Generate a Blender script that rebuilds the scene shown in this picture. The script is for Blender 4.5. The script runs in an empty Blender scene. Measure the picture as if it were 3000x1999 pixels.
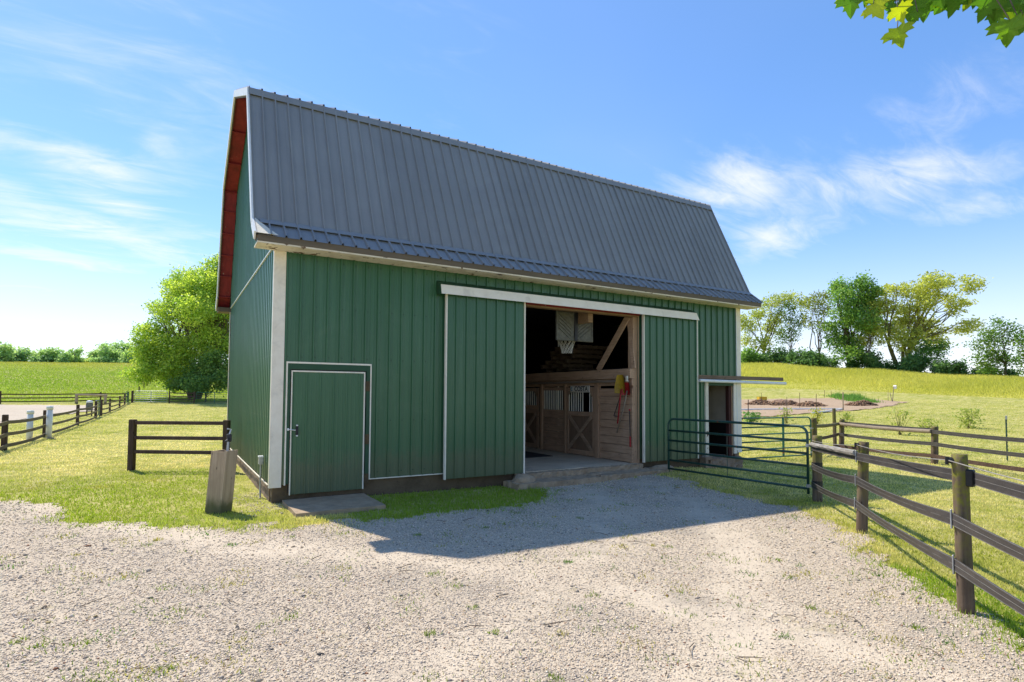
import bpy, bmesh, math, random, json
import numpy as np
from mathutils import Vector, Matrix

# ------------------------------------------------------------------ camera, sky, sun, exposure
S = bpy.context.scene
COL = S.collection
SUN_DIR = Vector((-0.24, 0.75, 1.0)).normalized()          # towards the sun
SUN_EL = math.asin(SUN_DIR.z)
SUN_AZ = math.atan2(SUN_DIR.x, SUN_DIR.y)

cam_d = bpy.data.cameras.new('camera')
cam = bpy.data.objects.new('camera', cam_d)
COL.objects.link(cam)
cR = Vector((0.85838014, -0.51297924, 0.00598711)); cU = Vector((-0.02750992, -0.03437306, 0.99903038)); cF = Vector((0.51227604, 0.85771254, 0.04361717))
cC = Vector((-1.44909, -10.2883, 1.79735))
cam.matrix_world = Matrix(((cR.x, cU.x, -cF.x, cC.x), (cR.y, cU.y, -cF.y, cC.y), (cR.z, cU.z, -cF.z, cC.z), (0, 0, 0, 1)))
cam_d.sensor_width = 36.0
cam_d.lens = 1663.4267 / 3000 * 36
cam_d.shift_y = 83.686 / 3000
cam_d.clip_start = 0.05
cam_d.clip_end = 3000
S.camera = cam

W = bpy.data.worlds.new('World'); S.world = W; W.use_nodes = True
wn = W.node_tree.nodes; wl = W.node_tree.links
wn.clear()
w_out = wn.new('ShaderNodeOutputWorld'); w_bg = wn.new('ShaderNodeBackground')
w_sky = wn.new('ShaderNodeTexSky'); w_sky.sky_type = 'NISHITA'; w_sky.sun_disc = False
w_sky.sun_elevation = SUN_EL; w_sky.sun_rotation = SUN_AZ
w_sky.air_density = 0.85; w_sky.dust_density = 0.08; w_sky.ozone_density = 1.2
SKY_STRENGTH = 0.15
w_bg.inputs['Strength'].default_value = SKY_STRENGTH
def wmath(op, a, b=None, clamp=False):
    n = wn.new('ShaderNodeMath'); n.operation = op; n.use_clamp = clamp
    for i, v in enumerate((a, b)):
        if v is None: continue
        if isinstance(v, (int, float)): n.inputs[i].default_value = v
        else: wl.new(v, n.inputs[i])
    return n.outputs[0]
def wnoise(vec, scale, detail, dist=0.0, rough=0.55):
    n = wn.new('ShaderNodeTexNoise'); n.inputs['Scale'].default_value = scale; n.inputs['Detail'].default_value = detail
    n.inputs['Distortion'].default_value = dist; n.inputs['Roughness'].default_value = rough
    wl.new(vec, n.inputs['Vector']); return n.outputs['Fac']
def wramp(v, a, b):
    n = wn.new('ShaderNodeMapRange'); n.interpolation_type = 'SMOOTHSTEP'; n.inputs['From Min'].default_value = a; n.inputs['From Max'].default_value = b
    wl.new(v, n.inputs['Value']); return n.outputs['Result']
w_tc = wn.new('ShaderNodeTexCoord')
w_sep = wn.new('ShaderNodeSeparateXYZ'); wl.new(w_tc.outputs['Generated'], w_sep.inputs[0])
zc = wmath('MAXIMUM', w_sep.outputs['Z'], 0.02)
den = wmath('ADD', zc, 0.16)
w_xy = wn.new('ShaderNodeCombineXYZ')                       # a flat cloud layer overhead
wl.new(wmath('DIVIDE', w_sep.outputs['X'], den), w_xy.inputs[0]); wl.new(wmath('DIVIDE', w_sep.outputs['Y'], den), w_xy.inputs[1])
def wmap(rot, sc, loc=(0, 0, 0)):
    n = wn.new('ShaderNodeMapping'); n.inputs['Rotation'].default_value = (0, 0, rot); n.inputs['Scale'].default_value = sc; n.inputs['Location'].default_value = loc
    wl.new(w_xy.outputs[0], n.inputs['Vector']); return n.outputs[0]
cl_a = wnoise(wmap(0.95, (0.8, 1.5, 1), (3.1, 0.4, 0)), 1.5, 9, 0.9, 0.62)
cl_b = wnoise(wmap(-0.55, (0.8, 2.3, 1), (1.7, 5.2, 0)), 3.4, 10, 1.4, 0.64)
veil = wnoise(wmap(0.6, (0.5, 0.8, 1), (7.0, 2.0, 0)), 0.7, 4, 0.3)
def wdot(v):
    n = wn.new('ShaderNodeVectorMath'); n.operation = 'DOT_PRODUCT'; wl.new(w_tc.outputs['Generated'], n.inputs[0]); n.inputs[1].default_value = tuple(v); return n.outputs['Value']
# the thin clouds stand in these directions (direction, half width, half height, weight)
CLOUDS = [(0.7493, 0.5773, 0.3244, 0.156, 0.060, 1.0), (0.8539, 0.4225, 0.3038, 0.24, 0.055, 0.85), (0.7985, 0.5471, 0.2512, 0.078, 0.045, 0.85), (0.9136, 0.3171, 0.2545, 0.12, 0.03, 0.6), (-0.1096, 0.9464, 0.304, 0.126, 0.040, 1.0), (-0.1686, 0.9357, 0.31, 0.12, 0.048, 0.7), (-0.0753, 0.9619, 0.263, 0.09, 0.026, 0.95), (-0.1169, 0.9676, 0.224, 0.252, 0.045, 0.9), (0.349, 0.8895, 0.2948, 0.066, 0.024, 0.5), (-0.0458, 0.8947, 0.4444, 0.252, 0.11, 0.5), (-0.0264, 0.9347, 0.3545, 0.033, 0.024, 0.6), (0.8688, 0.3275, 0.3715, 0.18, 0.072, 0.4), (0.362, 0.8245, 0.435, 0.072, 0.024, 0.4), (-0.1453, 0.9797, 0.138, 0.301, 0.030, 0.8), (-0.16, 0.97, 0.185, 0.22, 0.022, 0.8), (0.02, 0.96, 0.235, 0.12, 0.03, 0.7), (-0.22, 0.95, 0.26, 0.14, 0.03, 0.8),
          (-0.7, -0.6, 0.35, 0.4, 0.07, 0.8), (0.2, -0.93, 0.30, 0.5, 0.07, 0.8), (0.85, -0.45, 0.38, 0.35, 0.08, 0.7), (-0.9, 0.2, 0.36, 0.4, 0.09, 0.8), (-0.3, -0.5, 0.80, 0.5, 0.3, 0.5), (0.5, 0.1, 0.85, 0.4, 0.25, 0.4)]
wsum = None
for cx_, cy_, cz_, ra_, rb_, we_ in CLOUDS:
    c_ = Vector((cx_, cy_, cz_)).normalized(); r_ = c_.cross(Vector((0, 0, 1))).normalized(); u_ = r_.cross(c_)
    tilt_ = 0.04 if cx_ > 0.5 else -0.10
    r2_ = r_ * math.cos(tilt_) + u_ * math.sin(tilt_); u2_ = u_ * math.cos(tilt_) - r_ * math.sin(tilt_)
    da = wmath('MULTIPLY', wdot(r2_), 1 / ra_); db = wmath('MULTIPLY', wdot(u2_), 1 / rb_)
    q_ = wmath('ADD', wmath('MULTIPLY', da, da), wmath('MULTIPLY', db, db))
    g_ = wmath('MULTIPLY', wmath('MULTIPLY', wmath('EXPONENT', wmath('MULTIPLY', q_, -1.0)), we_), wmath('GREATER_THAN', wdot(c_), 0.3))
    wsum = g_ if wsum is None else wmath('MAXIMUM', wsum, g_)
fbm = wmath('ADD', wmath('MULTIPLY', cl_a, 0.55), wmath('MULTIPLY', cl_b, 0.45))
mask = wmath('MULTIPLY', wramp(wmath('ADD', fbm, wmath('MULTIPLY', wsum, 0.26)), 0.54, 0.94), wmath('ADD', wmath('MULTIPLY', wsum, 0.75), 0.22), True)
mask = wmath('ADD', mask, wmath('MULTIPLY', wramp(veil, 0.42, 0.72), 0.10), True)
air = wramp(w_sep.outputs['Z'], 0.36, -0.02)                 # pale moist air low in the sky, all the way round
mask = wmath('MAXIMUM', mask, wmath('MULTIPLY', wmath('MULTIPLY', air, air), 0.80), True)
w_gam = wn.new('ShaderNodeGamma'); w_gam.inputs['Gamma'].default_value = 0.72; wl.new(w_sky.outputs[0], w_gam.inputs['Color'])   # narrows the range from the sun side to the far side
w_hsv = wn.new('ShaderNodeHueSaturation'); w_hsv.inputs['Saturation'].default_value = 1.38; w_hsv.inputs['Value'].default_value = 1.0
wl.new(w_gam.outputs[0], w_hsv.inputs['Color'])
w_tint = wn.new('ShaderNodeMix'); w_tint.data_type = 'RGBA'; w_tint.blend_type = 'MULTIPLY'; w_tint.inputs[0].default_value = 1.0
wl.new(w_hsv.outputs[0], w_tint.inputs[6]); w_tint.inputs[7].default_value = (0.97, 1.00, 1.14, 1)
w_mix = wn.new('ShaderNodeMix'); w_mix.data_type = 'RGBA'
wl.new(mask, w_mix.inputs[0]); wl.new(w_tint.outputs[2], w_mix.inputs[6]); w_mix.inputs[7].default_value = (3.4, 3.42, 3.5, 1)
wl.new(w_mix.outputs[2], w_bg.inputs['Color']); wl.new(w_bg.outputs[0], w_out.inputs['Surface'])

sun_d = bpy.data.lights.new('sun', 'SUN'); sun_d.energy = 2.9; sun_d.angle = math.radians(0.53); sun_d.color = (1.0, 0.93, 0.80)
sun = bpy.data.objects.new('sun', sun_d); COL.objects.link(sun)
sun.rotation_euler = (-SUN_DIR).to_track_quat('-Z', 'Y').to_euler()
sun.location = (0, 0, 40)
S.view_settings.view_transform = 'Standard'; S.view_settings.look = 'None'
S.view_settings.exposure = 1.12; S.view_settings.gamma = 1.0; S.view_settings.use_curve_mapping = False
S.render.engine = 'CYCLES'
S.cycles.max_bounces = 6; S.cycles.transparent_max_bounces = 6; S.cycles.use_denoising = True

rng = np.random.default_rng(7)
random.seed(7)

# ------------------------------------------------------------------ materials
MATS = {}
def nmath(nt, op, a, b=None, clamp=False):
    n = nt.nodes.new('ShaderNodeMath'); n.operation = op; n.use_clamp = clamp
    for i, v in enumerate((a, b)):
        if v is None: continue
        if isinstance(v, (int, float)): n.inputs[i].default_value = v
        else: nt.links.new(v, n.inputs[i])
    return n.outputs[0]
def nnoise(nt, vec, scale, detail=4, rough=0.55, dist=0.0):
    n = nt.nodes.new('ShaderNodeTexNoise'); n.inputs['Scale'].default_value = scale; n.inputs['Detail'].default_value = detail
    n.inputs['Roughness'].default_value = rough; n.inputs['Distortion'].default_value = dist
    nt.links.new(vec, n.inputs['Vector']); return n.outputs['Fac']
def nramp(nt, v, a, b):
    n = nt.nodes.new('ShaderNodeMapRange'); n.interpolation_type = 'SMOOTHSTEP'
    n.inputs['From Min'].default_value = a; n.inputs['From Max'].default_value = b
    nt.links.new(v, n.inputs['Value']); return n.outputs['Result']
def nmix(nt, f, a, b):
    n = nt.nodes.new('ShaderNodeMix'); n.data_type = 'RGBA'
    for i, v in ((0, f), (6, a), (7, b)):
        if isinstance(v, (int, float)): n.inputs[i].default_value = v
        elif isinstance(v, tuple): n.inputs[i].default_value = (*v[:3], 1)
        else: nt.links.new(v, n.inputs[i])
    return n.outputs[2]
def nmap(nt, vec, sc, loc=(0, 0, 0)):
    n = nt.nodes.new('ShaderNodeMapping'); n.inputs['Scale'].default_value = sc; n.inputs['Location'].default_value = loc
    nt.links.new(vec, n.inputs['Vector']); return n.outputs[0]
def base_mat(name, rough=0.7, metallic=0.0, spec=0.3):
    m = bpy.data.materials.new(name); m.use_nodes = True
    nt = m.node_tree; b = nt.nodes['Principled BSDF']
    b.inputs['Roughness'].default_value = rough; b.inputs['Metallic'].default_value = metallic
    b.inputs['Specular IOR Level'].default_value = spec
    MATS[name] = m
    return m, nt, b
def bump(nt, b, h, strength=0.3, dist=0.01):
    n = nt.nodes.new('ShaderNodeBump'); n.inputs['Strength'].default_value = strength; n.inputs['Distance'].default_value = dist
    nt.links.new(h, n.inputs['Height']); nt.links.new(n.outputs[0], b.inputs['Normal'])
def obj_vec(nt, per_object=True):
    tc = nt.nodes.new('ShaderNodeTexCoord')
    if not per_object: return tc.outputs['Object']
    oi = nt.nodes.new('ShaderNodeObjectInfo')
    c = nt.nodes.new('ShaderNodeVectorMath'); c.operation = 'ADD'
    k = nt.nodes.new('ShaderNodeVectorMath'); k.operation = 'SCALE'; k.inputs['Scale'].default_value = 37.0
    cx = nt.nodes.new('ShaderNodeCombineXYZ')
    for i in range(3): nt.links.new(oi.outputs['Random'], cx.inputs[i])
    nt.links.new(cx.outputs[0], k.inputs[0]); nt.links.new(tc.outputs['Object'], c.inputs[0]); nt.links.new(k.outputs[0], c.inputs[1])
    return c.outputs[0]
def blotch(name, c1, c2, scale=3.0, rough=0.7, bumps=0.15, bscale=40, metallic=0.0, spec=0.3, spots=None, spot_scale=30, spot_lo=0.70, spot_hi=0.76, stretch=(1, 1, 1), dirt=None, pvar=0.0, foot=None, streak=None):
    """two base colours mixed by noise, fine grain, optional worn spots and dirt blotches"""
    m, nt, b = base_mat(name, rough, metallic, spec)
    v = obj_vec(nt); vs = nmap(nt, v, stretch)
    f = nramp(nt, nnoise(nt, vs, scale, 6, 0.65), 0.3, 0.7)
    col = nmix(nt, f, c1, c2)
    if pvar:                                                  # every sheet has weathered a little differently
        oi = nt.nodes.new('ShaderNodeObjectInfo'); col = nmix(nt, nmath(nt, 'MULTIPLY', oi.outputs['Random'], pvar), col, tuple(x * 0.72 for x in c1))
    if dirt:
        col = nmix(nt, nmath(nt, 'MULTIPLY', nramp(nt, nnoise(nt, v, dirt[1], 5, 0.7, 0.6), 0.50, 0.72), dirt[2]), col, dirt[0])
    if streak:                                                # dust and rain run down the sheets
        sk = nnoise(nt, nmap(nt, v, streak[1]), 1.0, 5, 0.7)
        col = nmix(nt, nmath(nt, 'MULTIPLY', nramp(nt, sk, 0.50, 0.74), streak[2]), col, streak[0])
    if foot:                                                  # mud splashed up from the ground
        sp = nt.nodes.new('ShaderNodeSeparateXYZ'); nt.links.new(nt.nodes.new('ShaderNodeTexCoord').outputs['Object'], sp.inputs[0])
        fh = nmath(nt, 'ADD', sp.outputs['Z'], nmath(nt, 'MULTIPLY', nnoise(nt, v, 5.0, 6, 0.7), -0.7))
        col = nmix(nt, nmath(nt, 'MULTIPLY', nramp(nt, fh, foot[2], foot[1]), foot[3]), col, foot[0])
    if spots:
        col = nmix(nt, nramp(nt, nnoise(nt, vs, spot_scale, 3, 0.6), spot_lo, spot_hi), col, spots)
    nt.links.new(col, b.inputs['Base Color'])
    g = nnoise(nt, vs, bscale, 4)
    bump(nt, b, g, bumps, 0.01)
    r = nmath(nt, 'ADD', nmath(nt, 'MULTIPLY', g, 0.25), rough - 0.12, True)
    nt.links.new(r, b.inputs['Roughness'])
    return m
def wood(name, c1, c2, axis=2, moss=None, rough=0.85, knots=True, grain=1.0):
    m, nt, b = base_mat(name, rough, 0, 0.2)
    v = obj_vec(nt)
    sc = [26.0 * grain] * 3; sc[axis] = 1.6 * grain
    vs = nmap(nt, v, tuple(sc))
    g = nnoise(nt, vs, 1.0, 7, 0.65, 0.6)
    col = nmix(nt, nramp(nt, g, 0.30, 0.70), c1, c2)
    big = nnoise(nt, v, 2.3, 4, 0.6)
    col = nmix(nt, nmath(nt, 'MULTIPLY', nramp(nt, big, 0.45, 0.75), 0.55), col, tuple(x * 0.55 for x in c1))
    if knots:
        sk = [9.0] * 3; sk[axis] = 4.0
        vo = nt.nodes.new('ShaderNodeTexVoronoi'); vo.inputs['Scale'].default_value = 1.0
        nt.links.new(nmap(nt, v, tuple(sk)), vo.inputs['Vector'])
        col = nmix(nt, nramp(nt, vo.outputs['Distance'], 0.13, 0.05), col, tuple(x * 0.3 for x in c1))
    if moss:
        sp = nt.nodes.new('ShaderNodeSeparateXYZ'); nt.links.new(nt.nodes.new('ShaderNodeTexCoord').outputs['Object'], sp.inputs[0])
        mo = nmath(nt, 'MULTIPLY', nramp(nt, nnoise(nt, v, 9.0, 5, 0.7), 0.40, 0.62), nramp(nt, sp.outputs['Z'], moss[1], moss[2]))
        col = nmix(nt, mo, col, moss[0])
    nt.links.new(col, b.inputs['Base Color'])
    bump(nt, b, g, 0.5, 0.006)
    return m
def attr_mat(name, rough=0.8, trans=0.0, spec=0.15, gain=1.0):
    """base colour from the mesh attribute col (a colour of its own for every stone, blade or leaf)"""
    m, nt, b = base_mat(name, rough, 0, spec)
    a = nt.nodes.new('ShaderNodeAttribute'); a.attribute_name = 'col'
    nt.links.new(a.outputs['Color'], b.inputs['Base Color'])
    if trans > 0:
        t = nt.nodes.new('ShaderNodeBsdfTranslucent'); mx = nt.nodes.new('ShaderNodeMixShader'); mx.inputs[0].default_value = trans
        hs = nt.nodes.new('ShaderNodeHueSaturation'); hs.inputs['Hue'].default_value = 0.503; hs.inputs['Value'].default_value = 1.6; hs.inputs['Saturation'].default_value = 1.1
        nt.links.new(a.outputs['Color'], hs.inputs['Color']); nt.links.new(hs.outputs[0], t.inputs['Color'])
        nt.links.new(b.outputs[0], mx.inputs[1]); nt.links.new(t.outputs[0], mx.inputs[2])
        nt.links.new(mx.outputs[0], nt.nodes['Material Output'].inputs['Surface'])
    return m

GREEN1, GREEN2 = (0.038, 0.128, 0.058), (0.046, 0.146, 0.068)
blotch('green_steel', GREEN1, GREEN2, 1.3, 0.32, 0.006, 40, 0, 0.5, spots=(0.32, 0.38, 0.34), spot_scale=7, spot_lo=0.775, spot_hi=0.80, stretch=(1.6, 1.6, 0.35), dirt=((0.070, 0.155, 0.080), 0.9, 0.5), pvar=0.35, foot=((0.13, 0.125, 0.075), 0.02, 0.55, 0.55), streak=((0.090, 0.190, 0.110), (9.0, 9.0, 0.35), 0.40))
blotch('green_paint', (0.025, 0.074, 0.038), (0.032, 0.086, 0.045), 3, 0.55, 0.15, 40, spots=(0.25, 0.28, 0.2), spot_scale=18, spot_lo=0.74, spot_hi=0.78)
blotch('roof_steel', (0.232, 0.236, 0.240), (0.262, 0.266, 0.268), 0.8, 0.38, 0.04, 50, 0.0, 0.4, dirt=((0.285, 0.292, 0.298), 0.5, 0.5), pvar=0.30, streak=((0.31, 0.315, 0.32), (7.0, 1.2, 0.5), 0.35), spots=(0.11, 0.105, 0.10), spot_scale=26, spot_lo=0.76, spot_hi=0.78)
blotch('white_trim', (0.88, 0.81, 0.68), (0.82, 0.74, 0.61), 4, 0.5, 0.08, 30, dirt=((0.45, 0.42, 0.34), 2.2, 0.35))
blotch('white_peeling', (0.82, 0.75, 0.62), (0.70, 0.62, 0.48), 5, 0.65, 0.3, 30, spots=(0.16, 0.10, 0.06), spot_scale=4.5, spot_lo=0.63, spot_hi=0.66, dirt=((0.38, 0.32, 0.24), 3, 0.5))
blotch('white_metal', (0.82, 0.83, 0.82), (0.72, 0.72, 0.70), 4, 0.4, 0.05, 30)
blotch('red_paint', (0.31, 0.034, 0.036), (0.22, 0.024, 0.028), 5, 0.6, 0.2, 25, spots=(0.42, 0.30, 0.25), spot_scale=9, spot_lo=0.70, spot_hi=0.74, stretch=(2, 2, .6), dirt=((0.10, 0.02, 0.018), 2.0, 0.6))
blotch('fascia_brown', (0.16, 0.125, 0.085), (0.12, 0.095, 0.065), 3, 0.7, 0.2, 30, stretch=(0.3, 3, 3))
blotch('concrete', (0.44, 0.325, 0.215), (0.31, 0.225, 0.145), 5, 0.9, 0.5, 60, spots=(0.12, 0.10, 0.08), spot_scale=22, spot_lo=0.66, spot_hi=0.74, dirt=((0.20, 0.17, 0.125), 2.0, 0.6))
blotch('concrete_floor', (0.62, 0.51, 0.37), (0.50, 0.41, 0.29), 2, 0.85, 0.3, 50, spots=(0.15, 0.12, 0.09), spot_scale=9, spot_lo=0.68, spot_hi=0.75, dirt=((0.33, 0.27, 0.19), 1.1, 0.5))
blotch('foundation_mix', (0.33, 0.235, 0.165), (0.20, 0.135, 0.09), 3, 0.95, 0.6, 35, spots=(0.10, 0.08, 0.05), spot_scale=12, spot_lo=0.64, spot_hi=0.72, dirt=((0.13, 0.10, 0.06), 1.6, 0.65))
blotch('foundation_dark', (0.15, 0.108, 0.066), (0.095, 0.066, 0.040), 3, 0.95, 0.6, 35, spots=(0.05, 0.04, 0.025), spot_scale=12, spot_lo=0.64, spot_hi=0.72, dirt=((0.06, 0.06, 0.025), 1.6, 0.6))  # darker copy of foundation_mix, with the shade under the front wall in its colour
blotch('dark_red', (0.075, 0.022, 0.018), (0.05, 0.018, 0.014), 5, 0.7, 0.2, 25)
blotch('gate_green', (0.018, 0.062, 0.050), (0.024, 0.080, 0.062), 4, 0.35, 0.05, 40, 0, 0.5, spots=(0.20, 0.060, 0.028), spot_scale=5.0, spot_lo=0.66, spot_hi=0.72, dirt=((0.12, 0.13, 0.12), 6.0, 0.35))
blotch('gate_bright_green', (0.025, 0.13, 0.085), (0.035, 0.17, 0.11), 4, 0.4, 0.05, 40, 0, 0.5, spots=(0.30, 0.10, 0.035), spot_scale=3.5, spot_lo=0.62, spot_hi=0.68)
blotch('galvanised', (0.50, 0.51, 0.52), (0.38, 0.39, 0.40), 6, 0.45, 0.1, 30, 0.6, 0.5)
blotch('black_band', (0.048, 0.043, 0.042), (0.076, 0.067, 0.063), 3, 0.5, 0.2, 40, 0, 0.35, spots=(0.4, 0.38, 0.34), spot_scale=16, spot_lo=0.735, spot_hi=0.76, stretch=(1.3, 1.3, 3))
blotch('rail_pad', (0.34, 0.32, 0.29), (0.22, 0.20, 0.18), 9, 0.6, 0.1, 40)
blotch('band_line', (0.20, 0.19, 0.18), (0.12, 0.115, 0.11), 9, 0.6, 0.1, 40)
blotch('black_plastic', (0.018, 0.018, 0.018), (0.028, 0.027, 0.026), 5, 0.5, 0.1, 30)
blotch('rubber', (0.03, 0.03, 0.03), (0.05, 0.047, 0.045), 3, 0.9, 0.2, 30)
blotch('pvc_white', (0.80, 0.79, 0.76), (0.72, 0.71, 0.67), 3, 0.45, 0.05, 20, dirt=((0.5, 0.46, 0.36), 2.5, 0.3))
blotch('yellow_plastic', (0.50, 0.32, 0.02), (0.42, 0.26, 0.02), 4, 0.5, 0.1, 20, dirt=((0.2, 0.13, 0.03), 5, 0.6))
blotch('red_plastic', (0.42, 0.02, 0.025), (0.34, 0.018, 0.02), 4, 0.45, 0.1, 20)
blotch('backboard_grey', (0.20, 0.195, 0.165), (0.12, 0.115, 0.095), 14, 0.6, 0.25, 30, dirt=((0.10, 0.09, 0.07), 6, 0.6))
blotch('net_white', (0.75, 0.72, 0.64), (0.6, 0.57, 0.5), 8, 0.8, 0.1, 30)
blotch('dark_metal', (0.03, 0.03, 0.035), (0.05, 0.048, 0.05), 5, 0.5, 0.1, 30, 0.3)
blotch('sign_white', (0.86, 0.80, 0.68), (0.76, 0.70, 0.58), 5, 0.6, 0.1, 30)
blotch('sign_black', (0.03, 0.028, 0.026), (0.05, 0.046, 0.042), 5, 0.6, 0.05, 30)
blotch('sign_blue', (0.13, 0.24, 0.32), (0.18, 0.30, 0.38), 5, 0.6, 0.05, 30)
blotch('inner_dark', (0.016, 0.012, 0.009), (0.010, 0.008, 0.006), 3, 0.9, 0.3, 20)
blotch('plaster_beige', (0.55, 0.47, 0.36), (0.45, 0.38, 0.28), 3, 0.9, 0.2, 20)
blotch('manure', (0.26, 0.165, 0.11), (0.18, 0.11, 0.075), 6, 1.0, 0.9, 18)
blotch('yellow_crate', (0.62, 0.40, 0.02), (0.52, 0.34, 0.02), 5, 0.5, 0.1, 20)
blotch('hinge_rust', (0.12, 0.085, 0.04), (0.07, 0.05, 0.03), 20, 0.8, 0.3, 30)
wood('post_wood', (0.110, 0.076, 0.054), (0.190, 0.140, 0.100), 2, moss=((0.185, 0.180, 0.030), 0.30, 1.15))
wood('post_dark', (0.060, 0.038, 0.028), (0.115, 0.078, 0.056), 2)
wood('rail_dark', (0.070, 0.042, 0.034), (0.130, 0.085, 0.068), 0)
wood('rail_light', (0.32, 0.26, 0.20), (0.22, 0.17, 0.12), 1)
wood('rail_olive', (0.125, 0.095, 0.050), (0.20, 0.155, 0.085), 1)
wood('rail_brown_y', (0.055, 0.036, 0.028), (0.10, 0.068, 0.052), 1)
wood('plank_y', (0.58, 0.385, 0.25), (0.42, 0.265, 0.165), 1)
wood('plank_z', (0.50, 0.325, 0.205), (0.36, 0.225, 0.14), 2)
wood('plank_diag', (0.48, 0.33, 0.22), (0.34, 0.23, 0.15), 1)
wood('door_dark', (0.30, 0.195, 0.125), (0.20, 0.13, 0.08), 2)
wood('plank_fresh', (0.55, 0.36, 0.22), (0.45, 0.28, 0.16), 1)
wood('beam_x', (0.36, 0.23, 0.13), (0.26, 0.16, 0.09), 0)
wood('box_wood', (0.50, 0.385, 0.255), (0.34, 0.25, 0.16), 2, grain=.5)
wood('pallet_wood', (0.23, 0.17, 0.12), (0.15, 0.11, 0.075), 1)
wood('track_wood', (0.16, 0.11, 0.075), (0.24, 0.175, 0.12), 0)
wood('bark', (0.105, 0.080, 0.058), (0.165, 0.130, 0.095), 2, knots=False)
wood('bark_yellow', (0.23, 0.20, 0.075), (0.15, 0.125, 0.055), 2, knots=False)
attr_mat('stone_mat', 0.85, 0, 0.2)
attr_mat('blade_mat', 0.6, 0.42, 0.25)
attr_mat('leaf_mat', 0.5, 0.42, 0.3)
attr_mat('plain_attr', 0.95, 0, 0.1)

# moss on the box post is a stain of its own near the foot
def add_foot_moss(name, col, z0, z1):
    m = MATS[name]; nt = m.node_tree; b = nt.nodes['Principled BSDF']
    src = b.inputs['Base Color'].links[0].from_socket
    v = obj_vec(nt)
    sp = nt.nodes.new('ShaderNodeSeparateXYZ'); nt.links.new(nt.nodes.new('ShaderNodeTexCoord').outputs['Object'], sp.inputs[0])
    f = nmath(nt, 'MULTIPLY', nramp(nt, nmath(nt, 'ADD', sp.outputs['Z'], nmath(nt, 'MULTIPLY', nnoise(nt, v, 6, 5), 0.3)), z0, z1), 0.85)
    nt.links.new(nmix(nt, f, src, col), b.inputs['Base Color'])
add_foot_moss('box_wood', (0.075, 0.085, 0.030), 0.45, 0.22)

# lawn and field
def ground_mat(name, a, bcol, straw, scale=1.0, straw_amt=0.6, stripe=None, soil=None, extra=None):
    m, nt, b = base_mat(name, 0.95, 0, 0.08)
    v = nt.nodes.new('ShaderNodeTexCoord').outputs['Object']
    f1 = nramp(nt, nnoise(nt, v, 0.35 * scale, 6, 0.65), 0.32, 0.68)
    col = nmix(nt, f1, a, bcol)
    f2 = nmath(nt, 'MULTIPLY', nramp(nt, nnoise(nt, v, 1.7 * scale, 8, 0.72, 0.8), 0.42, 0.66), straw_amt)
    col = nmix(nt, f2, col, straw)
    if stripe:
        vs = nmap(nt, v, stripe)
        col = nmix(nt, nmath(nt, 'MULTIPLY', nramp(nt, nnoise(nt, vs, 1.0, 5, 0.7), 0.48, 0.68), 0.55), col, straw)
    fine = nnoise(nt, v, 30, 5, 0.75)
    col = nmix(nt, nmath(nt, 'MULTIPLY', nramp(nt, fine, 0.40, 0.64), 0.45), col, tuple(x * 0.45 for x in a))
    if soil:
        col = nmix(nt, nmath(nt, 'MULTIPLY', nramp(nt, nnoise(nt, v, 1.1, 6, 0.7), 0.60, 0.72), 0.7), col, soil)
    if extra: col = extra(nt, v, col)
    nt.links.new(col, b.inputs['Base Color'])
    bump(nt, b, fine, 0.8, 0.03)
    return m

def straw_rows(nt, v, col):
    return col
LAWN_A, LAWN_B, STRAW = (0.265, 0.290, 0.050), (0.410, 0.395, 0.085), (0.670, 0.565, 0.270)
ground_mat('lawn_mat', LAWN_A, LAWN_B, STRAW, 1.0, 0.8, soil=(0.36, 0.27, 0.11))
ground_mat('hay_mat', (0.475, 0.445, 0.085), (0.575, 0.52, 0.125), (0.63, 0.55, 0.17), 0.12, 0.5)
ground_mat('meadow_mat', (0.250, 0.330, 0.055), (0.340, 0.385, 0.080), (0.460, 0.390, 0.150), 0.10, 0.7, stripe=(0.03, 0.12, 0.1))
ground_mat('soil_mat', (0.46, 0.335, 0.225), (0.40, 0.285, 0.185), (0.52, 0.395, 0.28), 0.6, 0.5)
ground_mat('sand_mat', (0.58, 0.49, 0.38), (0.52, 0.43, 0.33), (0.62, 0.535, 0.43), 0.6, 0.5)
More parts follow.
